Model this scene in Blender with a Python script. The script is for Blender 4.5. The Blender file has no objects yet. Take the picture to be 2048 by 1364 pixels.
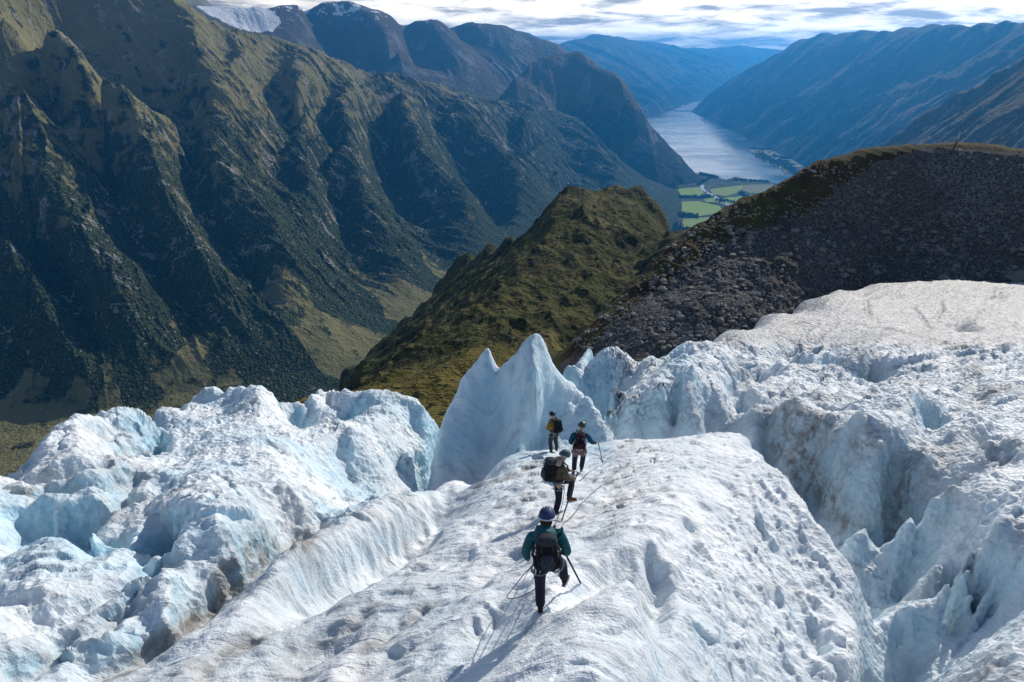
import bpy, bmesh, math, random
import numpy as np
from mathutils import Vector, Matrix
random.seed(4); rng = np.random.default_rng(7)
R = math.radians
scene = bpy.context.scene
COL = scene.collection

# ------------------------------------------------------------------ camera, sky, sun, exposure
PITCH = 23.0
cam_d = bpy.data.cameras.new('camera'); cam = bpy.data.objects.new('camera', cam_d); COL.objects.link(cam)
cam_d.lens = 24; cam_d.sensor_width = 36; cam_d.clip_start = 0.1; cam_d.clip_end = 90000
cam.location = (0, 0, 0); cam.rotation_euler = (R(90 - PITCH), 0, 0)
scene.camera = cam
SUN_AZ, SUN_EL = 38.0, 29.0          # azimuth to the right of the view direction (+y), elevation
sd = Vector((math.sin(R(SUN_AZ)) * math.cos(R(SUN_EL)), math.cos(R(SUN_AZ)) * math.cos(R(SUN_EL)), math.sin(R(SUN_EL))))
sun_d = bpy.data.lights.new('sun', 'SUN'); sun_d.energy = 4.3; sun_d.angle = R(0.5); sun_d.color = (1.0, 0.93, 0.83)
sun = bpy.data.objects.new('sun', sun_d); COL.objects.link(sun)
sun.rotation_euler = sd.to_track_quat('Z', 'Y').to_euler()
scene.view_settings.view_transform = 'Standard'; scene.view_settings.look = 'None'
scene.view_settings.exposure = -0.05; scene.view_settings.gamma = 1
world = bpy.data.worlds.new('World'); scene.world = world; world.use_nodes = True
SKY_STRENGTH = 0.125

def build_world():
    nt = world.node_tree; N = nt.nodes; L = nt.links; N.clear()
    out = N.new('ShaderNodeOutputWorld'); bg = N.new('ShaderNodeBackground')
    sky = N.new('ShaderNodeTexSky'); sky.sky_type = 'NISHITA'; sky.sun_disc = False
    sky.sun_elevation = R(SUN_EL); sky.sun_rotation = R(SUN_AZ); sky.altitude = 900
    tc = N.new('ShaderNodeTexCoord'); sep = N.new('ShaderNodeSeparateXYZ'); L.new(tc.outputs['Generated'], sep.inputs[0])
    def m(op, a, b=None, c=None):
        n = N.new('ShaderNodeMath'); n.operation = op
        for i, v in enumerate((a, b, c)):
            if v is None: continue
            if isinstance(v, (int, float)): n.inputs[i].default_value = v
            else: L.new(v, n.inputs[i])
        return n.outputs[0]
    z = m('MAXIMUM', sep.outputs['Z'], 0.0); zz = m('ADD', z, 0.10)
    u = m('DIVIDE', sep.outputs['X'], zz); v = m('DIVIDE', sep.outputs['Y'], zz)
    cb = N.new('ShaderNodeCombineXYZ'); L.new(u, cb.inputs[0]); L.new(v, cb.inputs[1])
    mp = N.new('ShaderNodeMapping'); L.new(cb.outputs[0], mp.inputs[0]); mp.inputs['Scale'].default_value = (1.25, 1.25, 1); mp.inputs['Location'].default_value = (3.1, 1.7, 0)
    no = N.new('ShaderNodeTexNoise'); L.new(mp.outputs[0], no.inputs['Vector']); no.inputs['Scale'].default_value = 1.0
    no.inputs['Detail'].default_value = 7; no.inputs['Roughness'].default_value = 0.62; no.inputs['Distortion'].default_value = 0.3
    r1 = N.new('ShaderNodeValToRGB'); L.new(no.outputs['Fac'], r1.inputs[0])
    e = r1.color_ramp.elements; e[0].position = 0.18; e[0].color = (0, 0, 0, 1); e[1].position = 0.36; e[1].color = (1, 1, 1, 1)
    r2 = N.new('ShaderNodeValToRGB'); L.new(no.outputs['Fac'], r2.inputs[0])
    e = r2.color_ramp.elements; e[0].position = 0.40; e[0].color = (15.5, 14.4, 12.4, 1); e[1].position = 0.61; e[1].color = (3.4, 3.3, 3.4, 1)
    en = r2.color_ramp.elements.new(0.54); en.color = (11.5, 10.6, 9.2, 1); en.position = 0.49
    mix = N.new('ShaderNodeMixRGB'); L.new(r1.outputs[0], mix.inputs[0]); L.new(sky.outputs[0], mix.inputs[1]); L.new(r2.outputs[0], mix.inputs[2])
    sv = N.new('ShaderNodeVectorMath'); sv.operation = 'DOT_PRODUCT'; L.new(tc.outputs['Generated'], sv.inputs[0]); sv.inputs[1].default_value = tuple(sd)
    gl = N.new('ShaderNodeMapRange'); L.new(sv.outputs['Value'], gl.inputs['Value']); gl.interpolation_type = 'SMOOTHSTEP'
    for k, x in zip(('From Min', 'From Max', 'To Min', 'To Max'), (0.35, 1.0, 0.85, 1.5)): gl.inputs[k].default_value = x
    vm = N.new('ShaderNodeVectorMath'); vm.operation = 'SCALE'; L.new(mix.outputs[0], vm.inputs[0]); L.new(gl.outputs[0], vm.inputs['Scale'])
    # the cloud deck only fills the low sky; overhead is open blue
    rz = N.new('ShaderNodeMapRange'); L.new(sep.outputs['Z'], rz.inputs['Value'])
    rz.inputs['From Min'].default_value = 0.13; rz.inputs['From Max'].default_value = 0.26; rz.inputs['To Min'].default_value = 0; rz.inputs['To Max'].default_value = 1
    mix2 = N.new('ShaderNodeMixRGB'); L.new(rz.outputs[0], mix2.inputs[0]); L.new(vm.outputs[0], mix2.inputs[1]); L.new(sky.outputs[0], mix2.inputs[2])
    L.new(mix2.outputs[0], bg.inputs[0]); bg.inputs[1].default_value = SKY_STRENGTH
    L.new(bg.outputs[0], out.inputs[0])
build_world()

# ------------------------------------------------------------------ helpers: projection, noise, interpolation
F = 24 / 36 * 2048; SP, CP = math.sin(R(PITCH)), math.cos(R(PITCH))
def ray(px, py):
    a = (px - 1024) / F; b = (682 - py) / F
    return np.array([a, CP + b * SP, -SP + b * CP])
def world_at(px, py, r):
    d = ray(px, py); return d * (r / math.hypot(d[0], d[1]))
def proj(x, y, z):
    dep = y * CP - z * SP; up = y * SP + z * CP
    dep = np.maximum(dep, 0.15 * np.hypot(x, y) + 1e-3)
    return 1024 + F * x / dep, 682 - F * up / dep

_perm = rng.permutation(512).astype(np.int32); _perm = np.concatenate([_perm, _perm])
_g2 = rng.normal(size=(512, 2)).astype(np.float32); _g2 /= np.linalg.norm(_g2, axis=1)[:, None]
def perlin(x, y, seed=0):
    x = np.asarray(x, np.float64) + seed * 17.13; y = np.asarray(y, np.float64) - seed * 9.71
    xi = np.floor(x).astype(np.int64); yi = np.floor(y).astype(np.int64)
    fx = (x - xi).astype(np.float32); fy = (y - yi).astype(np.float32)
    xi = xi & 511; yi = yi & 511
    u = fx * fx * fx * (fx * (fx * 6 - 15) + 10); v = fy * fy * fy * (fy * (fy * 6 - 15) + 10)
    def g(ix, iy, dx, dy):
        h = _perm[(_perm[ix & 511] + iy) & 1023] & 511
        return _g2[h, 0] * dx + _g2[h, 1] * dy
    a = g(xi, yi, fx, fy); b = g(xi + 1, yi, fx - 1, fy); c = g(xi, yi + 1, fx, fy - 1); d = g(xi + 1, yi + 1, fx - 1, fy - 1)
    return ((a + u * (b - a)) * (1 - v) + (c + u * (d - c)) * v) * 1.5
def fbm(x, y, o=4, seed=0, gain=0.5, lac=2.03):
    s = 0; a = 1; t = 0
    for i in range(o):
        s = s + a * perlin(x, y, seed + i); t += a; a *= gain; x = x * lac; y = y * lac
    return s / t
def ridged(x, y, o=4, seed=0, gain=0.5, lac=2.03):
    s = 0; a = 1; t = 0; w = 1
    for i in range(o):
        n = 1 - np.abs(perlin(x, y, seed + i)) * 1.6; n = n * n * np.sign(n)
        s = s + a * n * w; w = np.clip(n, 0, 1); t += a; a *= gain; x = x * lac; y = y * lac
    return s / t
def smooth(a, b, x):
    t = np.clip((x - a) / (b - a), 0, 1); return t * t * (3 - 2 * t)

class Relief:
    """height over a base surface, interpolated through control points"""
    def __init__(self, fb, c=10, tmax=60000, tmin=3.0, lam=2.0, K=None, excl=22):
        self.fb = fb; self.c = c; self.P = []; self.t = np.geomspace(tmin, tmax, 900); self.lam = lam; self.K = K; self.gid = 0; self.excl = excl; self.w = 1.0; self.mono = False; self.Q = []
    def coords(self, x, y, b):
        if self.K is None: return proj(x, y, b)
        return 1024 + 1300 * np.arctan2(x, y), -self.K * np.log(np.maximum(np.hypot(x, y), 1e-3))
    def hit(self, px, py, h):
        d = ray(px, py); t = self.t
        g = d[2] * t - self.fb(d[0] * t, d[1] * t) - h
        k = np.argmax(g < 0)
        if g[k] >= 0: k = len(t) - 1
        if k == 0: return d * t[0]
        t0, t1, g0, g1 = t[k - 1], t[k], g[k - 1], g[k]
        tt = t0 + (t1 - t0) * g0 / (g0 - g1); return d * tt
    def add(self, x, y, z, back=0):
        b = float(self.fb(np.array([x]), np.array([y]))[0]); u, v = self.coords(np.array([x]), np.array([y]), np.array([b]))
        self.P.append((float(u[0]), float(v[0]), z - b, self.gid, back, self.w))
    def line(self, pts, step=30, behind=None):
        """pts (px, py, h) joined by straight pieces"""
        out = []; self.gid += 1
        for i in range(len(pts) - 1):
            a, b = np.array(pts[i], float), np.array(pts[i + 1], float)
            n = max(1, int(np.hypot(*(b - a)[:2]) / step))
            out += [a + (b - a) * k / n for k in range(n)]
        out.append(np.array(pts[-1], float))
        for p in out:
            w = self.hit(*p)
            if self.mono: self.Q.append([p[0], p[1], math.hypot(w[0], w[1]), self.gid, self.w, behind, 1.0])
            else: self.add(*w)
        return out
    def rline(self, pts, step=30, behind=None):
        """pts (px, py, distance)"""
        out = []; self.gid += 1
        for i in range(len(pts) - 1):
            a, b = np.array(pts[i], float), np.array(pts[i + 1], float)
            n = max(1, int(np.hypot(*(b - a)[:2]) / step))
            out += [a + (b - a) * k / n for k in range(n)]
        out.append(np.array(pts[-1], float))
        for p in out:
            if self.mono: self.Q.append([p[0], p[1], p[2], self.gid, self.w, behind, 0.0]); continue
            w = world_at(*p); self.add(*w)
            if behind:
                for dr, dz in behind:
                    q = w * (1 + dr / np.hypot(w[0], w[1])); self.add(q[0], q[1], w[2] + dz, 1)
    def sky(self, pts, behind, step=35):
        if self.mono: self.line(pts, step, behind); return
        for p in self.line(pts, step):
            w = self.hit(*p)
            for dr, dz in behind:
                rr = np.hypot(w[0], w[1]); q = w * (1 + dr / rr); self.add(q[0], q[1], w[2] + dz, 1)
    def settle(self):
        """along any line of sight a height field is met farther out the higher one looks: relax points that contradict this"""
        u = np.array([q[0] for q in self.Q]); v = np.array([q[1] for q in self.Q]); r = np.log([q[2] for q in self.Q]); mv = np.array([q[6] for q in self.Q]); r0 = r.copy()
        du = np.abs(u[:, None] - u[None]); dv = v[:, None] - v[None]          # i below j when dv > 0
        I, J = np.where((du < 13) & (dv > 4) & (dv < 130)); gap = 0.004 + 0.00025 * dv[I, J]
        for _ in range(60):
            bad = r[I] - r[J] + gap; m = bad > 0
            if not m.any(): break
            i, j, b = I[m], J[m], bad[m]; wi = mv[i]; wj = mv[j] * .6; t = wi + wj + 1e-6; d = np.zeros_like(r); c = np.zeros_like(r) + 1e-9
            np.add.at(d, i, -b * wi / t); np.add.at(c, i, 1); np.add.at(d, j, b * wj / t); np.add.at(c, j, 1); r = r + .8 * d / c
        for k, q in enumerate(self.Q):
            w = world_at(q[0], q[1], math.exp(r[k])); self.gid = q[3]; self.w = q[4]; self.add(*w)
            for dr, dz in (q[5] or ()):
                p = w * (1 + dr / np.hypot(w[0], w[1])); self.add(p[0], p[1], w[2] + dz, 1)
    def bake(self, x0=-900, x1=2900, y0=-500, y1=2600, g=6):
        P = np.array(self.P)
        if self.K is not None: y0, y1 = P[:, 1].min() - 250, P[:, 1].max() + 400
        Fr = P[P[:, 4] == 0]; keep = np.ones(len(P), bool)
        for i in np.where(P[:, 4] == 1)[0]:      # a point behind a skyline yields to any other line's own point near it
            d = np.hypot(Fr[:, 0] - P[i, 0], Fr[:, 1] - P[i, 1]); keep[i] = not np.any((d < self.excl) & (Fr[:, 3] != P[i, 3]))
        P = P[keep]
        key = np.round(P[:, :2] / 3).astype(int); _, idx = np.unique(key, axis=0, return_index=True); P = P[np.sort(idx)]
        D = np.hypot(P[:, None, 0] - P[None, :, 0], P[:, None, 1] - P[None, :, 1])
        K = -np.sqrt(D * D + self.c ** 2); n = len(P)
        A = np.zeros((n + 1, n + 1)); A[:n, :n] = K + np.diag(P[:, 5] * self.lam); A[:n, n] = 1; A[n, :n] = 1
        w = np.linalg.solve(A, np.append(P[:, 2], 0))
        gx = np.arange(x0, x1 + g, g); gy = np.arange(y0, y1 + g, g); G = np.zeros((len(gy), len(gx)), np.float32)
        for j, yy in enumerate(gy):
            d2 = (gx[:, None] - P[None, :, 0]) ** 2 + (yy - P[None, :, 1]) ** 2
            G[j] = -np.sqrt(d2 + self.c ** 2) @ w[:n] + w[n]
        self.G, self.gx0, self.gy0, self.g = G, x0, y0, g
    def h(self, x, y, b=None):
        if b is None: b = self.fb(x, y)
        u, v = self.coords(x, y, b)
        return self.sample(u, v)
    def sample(self, u, v):
        G = self.G; a = np.clip((u - self.gx0) / self.g, 0, G.shape[1] - 1.001); c = np.clip((v - self.gy0) / self.g, 0, G.shape[0] - 1.001)
        i = a.astype(int); j = c.astype(int); fx = a - i; fy = c - j
        return (G[j, i] * (1 - fx) + G[j, i + 1] * fx) * (1 - fy) + (G[j + 1, i] * (1 - fx) + G[j + 1, i + 1] * fx) * fy

def tag(o, label=None, cat=None, group=None, kind=None):
    if label: o['label'] = label
    if cat: o['category'] = cat
    if group: o['group'] = group
    if kind: o['kind'] = kind
    return o

def grid_mesh(name, X, Y, Z, mat, attrs=None):
    nr, nt = X.shape; me = bpy.data.meshes.new(name)
    co = np.stack([X, Y, Z], -1).reshape(-1, 3).astype(np.float32)
    me.vertices.add(len(co)); me.vertices.foreach_set('co', co.ravel())
    idx = np.arange(nr * nt, dtype=np.int32).reshape(nr, nt)
    q = np.stack([idx[:-1, :-1], idx[:-1, 1:], idx[1:, 1:], idx[1:, :-1]], -1).reshape(-1, 4)
    me.loops.add(q.size); me.loops.foreach_set('vertex_index', q.ravel())
    me.polygons.add(len(q)); me.polygons.foreach_set('loop_start', np.arange(0, q.size, 4, dtype=np.int32))
    me.polygons.foreach_set('loop_total', np.full(len(q), 4, dtype=np.int32))
    me.polygons.foreach_set('use_smooth', np.ones(len(q), dtype=bool))
    me.update(calc_edges=True)
    for k, v in (attrs or {}).items():
        at = me.attributes.new(k, 'FLOAT', 'POINT'); at.data.foreach_set('value', np.asarray(v, np.float32).ravel())
    me.materials.append(mat)
    o = bpy.data.objects.new(name, me); COL.objects.link(o)
    return o

def terrain(name, zfun, px0, px1, r0, r1, nt, nr, mat, attrf=None, back=0.25, wr=60, th=None):
    """a height field on a ring-sector grid whose rings are spaced to suit the slopes"""
    t0, t1 = th if th else (math.atan2((px0 - 1024), F * 1.05), math.atan2((px1 - 1024), F * 1.05))
    T = np.linspace(t0, t1, nt); nc = 420
    lr = np.linspace(math.log(r0), math.log(r1), nc); Tc = np.linspace(t0, t1, nt // 3)
    Rr = np.exp(lr)[:, None]; X = Rr * np.sin(Tc)[None]; Y = Rr * np.cos(Tc)[None]
    Z = zfun(X, Y); e = Z / Rr
    de = np.diff(e, axis=0) * F; dl = np.diff(lr)[:, None] * wr
    ds = np.where(de > 0, np.minimum(de, 12 * dl + 4), np.minimum(back * np.abs(de), 1.5 * dl)) + np.abs(dl) + 0.02
    k = np.ones(9) / 9
    ds = np.apply_along_axis(lambda a: np.convolve(np.pad(a, 4, 'edge'), k, 'valid'), 1, ds)
    cum = np.concatenate([np.zeros((1, ds.shape[1])), np.cumsum(ds, 0)]); cum /= cum[-1]
    s = np.linspace(0, 1, nr); LR = np.zeros((nr, len(Tc)))
    for j in range(len(Tc)): LR[:, j] = np.interp(s, cum[:, j], lr)
    for _ in range(3): LR = np.apply_along_axis(lambda a: np.convolve(np.pad(a, 6, 'edge'), np.ones(13) / 13, 'valid'), 1, LR)
    f = np.linspace(0, len(Tc) - 1.0001, nt); i = f.astype(int); fr = f - i
    LRf = LR[:, i] * (1 - fr) + LR[:, np.minimum(i + 1, len(Tc) - 1)] * fr
    Rf = np.exp(LRf); X = Rf * np.sin(T)[None]; Y = Rf * np.cos(T)[None]; Z = zfun(X, Y)
    o = grid_mesh(name, X, Y, Z, mat, attrf(X, Y, Z) if attrf else None)
    o['kind'] = 'structure'
    return o

# ------------------------------------------------------------------ materials
class Mat:
    def __init__(self, name, rough=0.9, spec=0.2):
        self.m = bpy.data.materials.new(name); self.m.use_nodes = True; self.nt = self.m.node_tree
        self.N = self.nt.nodes; self.L = self.nt.links; self.b = self.N['Principled BSDF']; self.out = self.N['Material Output']
        self.b.inputs['Roughness'].default_value = rough; self.b.inputs['Specular IOR Level'].default_value = spec
        self.tc = None
    def pos(self, scale=(1, 1, 1), rot=(0, 0, 0)):
        if not self.tc: self.tc = self.N.new('ShaderNodeTexCoord')
        mp = self.N.new('ShaderNodeMapping'); self.L.new(self.tc.outputs['Object'], mp.inputs[0])
        mp.inputs['Scale'].default_value = scale; mp.inputs['Rotation'].default_value = rot; return mp.outputs[0]
    def noise(self, scale, detail=4, rough=0.55, vec=None, dist=0, ty=None):
        n = self.N.new('ShaderNodeTexNoise'); self.L.new(vec if vec is not None else self.pos(), n.inputs['Vector'])
        if ty: n.noise_type = ty
        n.inputs['Scale'].default_value = scale; n.inputs['Detail'].default_value = detail
        n.inputs['Roughness'].default_value = rough; n.inputs['Distortion'].default_value = dist; return n.outputs['Fac']
    def vor(self, scale, vec=None, out='Distance', feat='F1', rnd=1):
        n = self.N.new('ShaderNodeTexVoronoi'); self.L.new(vec if vec is not None else self.pos(), n.inputs['Vector'])
        n.feature = feat; n.inputs['Scale'].default_value = scale; n.inputs['Randomness'].default_value = rnd; return n.outputs[out]
    def attr(self, name):
        n = self.N.new('ShaderNodeAttribute'); n.attribute_name = name; return n.outputs['Fac']
    def math(self, op, a, b=None, clamp=False):
        n = self.N.new('ShaderNodeMath'); n.operation = op; n.use_clamp = clamp
        for i, v in enumerate((a, b)):
            if v is None: continue
            if isinstance(v, (int, float)): n.inputs[i].default_value = v
            else: self.L.new(v, n.inputs[i])
        return n.outputs[0]
    def rng(self, v, a, b, lo=0.0, hi=1.0):
        n = self.N.new('ShaderNodeMapRange'); self.L.new(v, n.inputs['Value']); n.interpolation_type = 'SMOOTHSTEP'
        for k, x in zip(('From Min', 'From Max', 'To Min', 'To Max'), (a, b, lo, hi)): n.inputs[k].default_value = x
        return n.outputs[0]
    def mix(self, f, a, b):
        n = self.N.new('ShaderNodeMixRGB')
        for i, v in enumerate((f, a, b)):
            if isinstance(v, (int, float)): n.inputs[i].default_value = v
            elif isinstance(v, tuple): n.inputs[i].default_value = (*v, 1)
            else: self.L.new(v, n.inputs[i])
        return n.outputs[0]
    def slope(self):
        g = self.N.new('ShaderNodeNewGeometry'); s = self.N.new('ShaderNodeSeparateXYZ'); self.L.new(g.outputs['True Normal'], s.inputs[0]); return s.outputs['Z']
    def height(self):
        g = self.N.new('ShaderNodeNewGeometry'); s = self.N.new('ShaderNodeSeparateXYZ'); self.L.new(g.outputs['Position'], s.inputs[0]); return s.outputs['Z']
    def color(self, v):
        if isinstance(v, tuple): self.b.inputs['Base Color'].default_value = (*v, 1)
        else: self.L.new(v, self.b.inputs['Base Color'])
    def bump(self, h, dist, strength=1.0):
        n = self.N.new('ShaderNodeBump'); self.L.new(h, n.inputs['Height']); n.inputs['Distance'].default_value = dist
        n.inputs['Strength'].default_value = strength; self.L.new(n.outputs[0], self.b.inputs['Normal'])
    def disp(self, h, scale, mid=0.5):
        n = self.N.new('ShaderNodeDisplacement'); self.L.new(h, n.inputs['Height']); n.inputs['Scale'].default_value = scale
        n.inputs['Midlevel'].default_value = mid; self.L.new(n.outputs[0], self.out.inputs['Displacement']); self.m.displacement_method = 'BOTH'

def ice_material():
    M = Mat('glacier_ice', 0.55, 0.3)
    dirt = M.attr('dirt'); blue = M.attr('blue'); rough = M.attr('rough')
    # foliation runs from near left to far right
    fol = M.noise(1.0, 5, 0.6, M.pos((0.35, 2.6, 0.8), (0, 0, R(-38))), 0.6)
    speck = M.noise(5.0, 3, 0.7); big = M.noise(0.35, 4, 0.6); fine = M.noise(16, 3, 0.7)
    white = M.mix(M.rng(big, 0.35, 0.65), (0.60, 0.665, 0.71), (0.80, 0.83, 0.85))
    bl = M.mix(M.rng(M.noise(0.9, 4, 0.6), 0.35, 0.7), (0.36, 0.60, 0.74), (0.58, 0.75, 0.83))
    c = M.mix(blue, white, bl)
    d = M.math('ADD', M.math('MULTIPLY', M.rng(fol, 0.52, 0.74), 0.40), M.math('MULTIPLY', M.rng(speck, 0.58, 0.75), 0.22))
    d = M.math('MULTIPLY', d, M.math('SUBTRACT', 1.0, M.math('MULTIPLY', blue, 0.6)))
    gr = M.math('MULTIPLY', dirt, M.math('ADD', 0.30, M.math('MULTIPLY', M.rng(M.noise(2.2, 5, 0.65), 0.36, 0.62), 0.7)))
    d = M.math('ADD', d, gr, True)
    c = M.mix(d, c, M.mix(M.noise(9, 2, 0.6), (0.12, 0.112, 0.108), (0.36, 0.345, 0.33)))
    M.color(c)
    # shell-shaped melt hollows
    warp = M.noise(1.5, 3)
    cups = M.vor(2.6, M.pos((1, 0.8, 0.8))); cups2 = M.vor(6.0, M.pos((1, 1, 0.7)))
    h = M.math('ADD', M.math('MULTIPLY', M.math('SUBTRACT', cups, 0.42), 0.30), M.math('MULTIPLY', M.math('SUBTRACT', cups2, 0.42), 0.14))
    h = M.math('ADD', h, M.math('MULTIPLY', M.math('SUBTRACT', warp, 0.5), 0.35)); h = M.math('MULTIPLY', h, rough)
    h = M.math('ADD', h, M.math('MULTIPLY', M.math('SUBTRACT', fol, 0.5), 0.20)); h = M.math('ADD', h, M.math('MULTIPLY', M.math('SUBTRACT', fine, 0.5), 0.05))
    M.disp(h, 0.62, 0.0)
    return M.m

def rock_material(name, grass1, grass2, wood, rock, s=1.0, snow=None, bumpd=6.0):
    """vegetated mountainside: forest low, grass and heath above, rock where it is steep"""
    M = Mat(name, 0.95, 0.05)
    n1 = M.noise(0.004 * s, 5, 0.6); n2 = M.noise(0.02 * s, 5, 0.65); n3 = M.noise(0.11 * s, 3, 0.7)
    forest = M.attr('forest'); gul = M.attr('rocky')
    g = M.mix(M.rng(n2, 0.35, 0.65), grass1, M.mix(M.rng(n1, 0.4, 0.6), grass2, tuple(v * 1.25 for v in grass1)))
    f = M.math('ADD', forest, M.math('MULTIPLY', M.math('SUBTRACT', n2, 0.5), 2.2)); f = M.rng(f, 0.38, 0.62)
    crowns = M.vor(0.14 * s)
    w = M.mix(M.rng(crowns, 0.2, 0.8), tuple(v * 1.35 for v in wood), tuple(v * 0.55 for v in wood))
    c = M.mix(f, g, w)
    rk = M.math('ADD', gul, M.math('MULTIPLY', M.math('SUBTRACT', n3, 0.5), 2.4)); rk = M.rng(rk, 0.52, 0.72)
    c = M.mix(rk, c, M.mix(n3, tuple(v * 0.6 for v in rock), tuple(v * 1.3 for v in rock)))
    if snow:
        sn = M.attr('snow'); sn = M.rng(M.math('ADD', sn, M.math('MULTIPLY', M.math('SUBTRACT', n2, 0.5), 1.6)), 0.5, 0.6)
        c = M.mix(sn, c, (0.8, 0.82, 0.85))
    M.color(c)
    h = M.math('ADD', M.math('MULTIPLY', n2, 2.2), M.math('MULTIPLY', n3, 0.9))
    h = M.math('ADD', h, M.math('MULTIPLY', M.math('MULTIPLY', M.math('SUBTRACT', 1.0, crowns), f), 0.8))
    M.bump(h, bumpd / s)
    return M.m

# ------------------------------------------------------------------ far terrain
SEA = -900.0
def poly_dist(x, y, P):
    """signed distance to a polyline (positive on its left) and arc length along it"""
    best = np.full(np.shape(x), 1e12); sgn = np.ones(np.shape(x)); arc = np.zeros(np.shape(x)); acc = 0
    for (ax, ay), (bx, by) in zip(P[:-1], P[1:]):
        vx, vy = bx - ax, by - ay; L2 = vx * vx + vy * vy
        t = np.clip(((x - ax) * vx + (y - ay) * vy) / L2, 0, 1)
        dx = x - ax - t * vx; dy = y - ay - t * vy; d = np.hypot(dx, dy); s = np.sign(vx * dy - vy * dx)
        m = d < best; best = np.where(m, d, best); sgn = np.where(m, s, sgn); arc = np.where(m, acc + t * math.sqrt(L2), arc); acc += math.sqrt(L2)
    return best * sgn, arc

AXIS = [(-6000, -300), (-1850, 1000), (-1060, 1280), (-470, 1600), (-140, 2300), (230, 3200), (850, 4300), (1150, 5050), (1420, 5600), (1715, 8800), (1800, 12000)]
def wall_base(x, y):
    d, s = poly_dist(x, y, AXIS)
    zf = np.interp(s, [0, 5000, 6500, 8500, 10500], [-700, -780, -810, -870, -900])
    up = np.where(d > 0, 0.30 * d + 0.36 * np.maximum(d - 60, 0) + 0.16 * np.maximum(d - 520, 0), 0.30 * d)
    return zf + up

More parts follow.
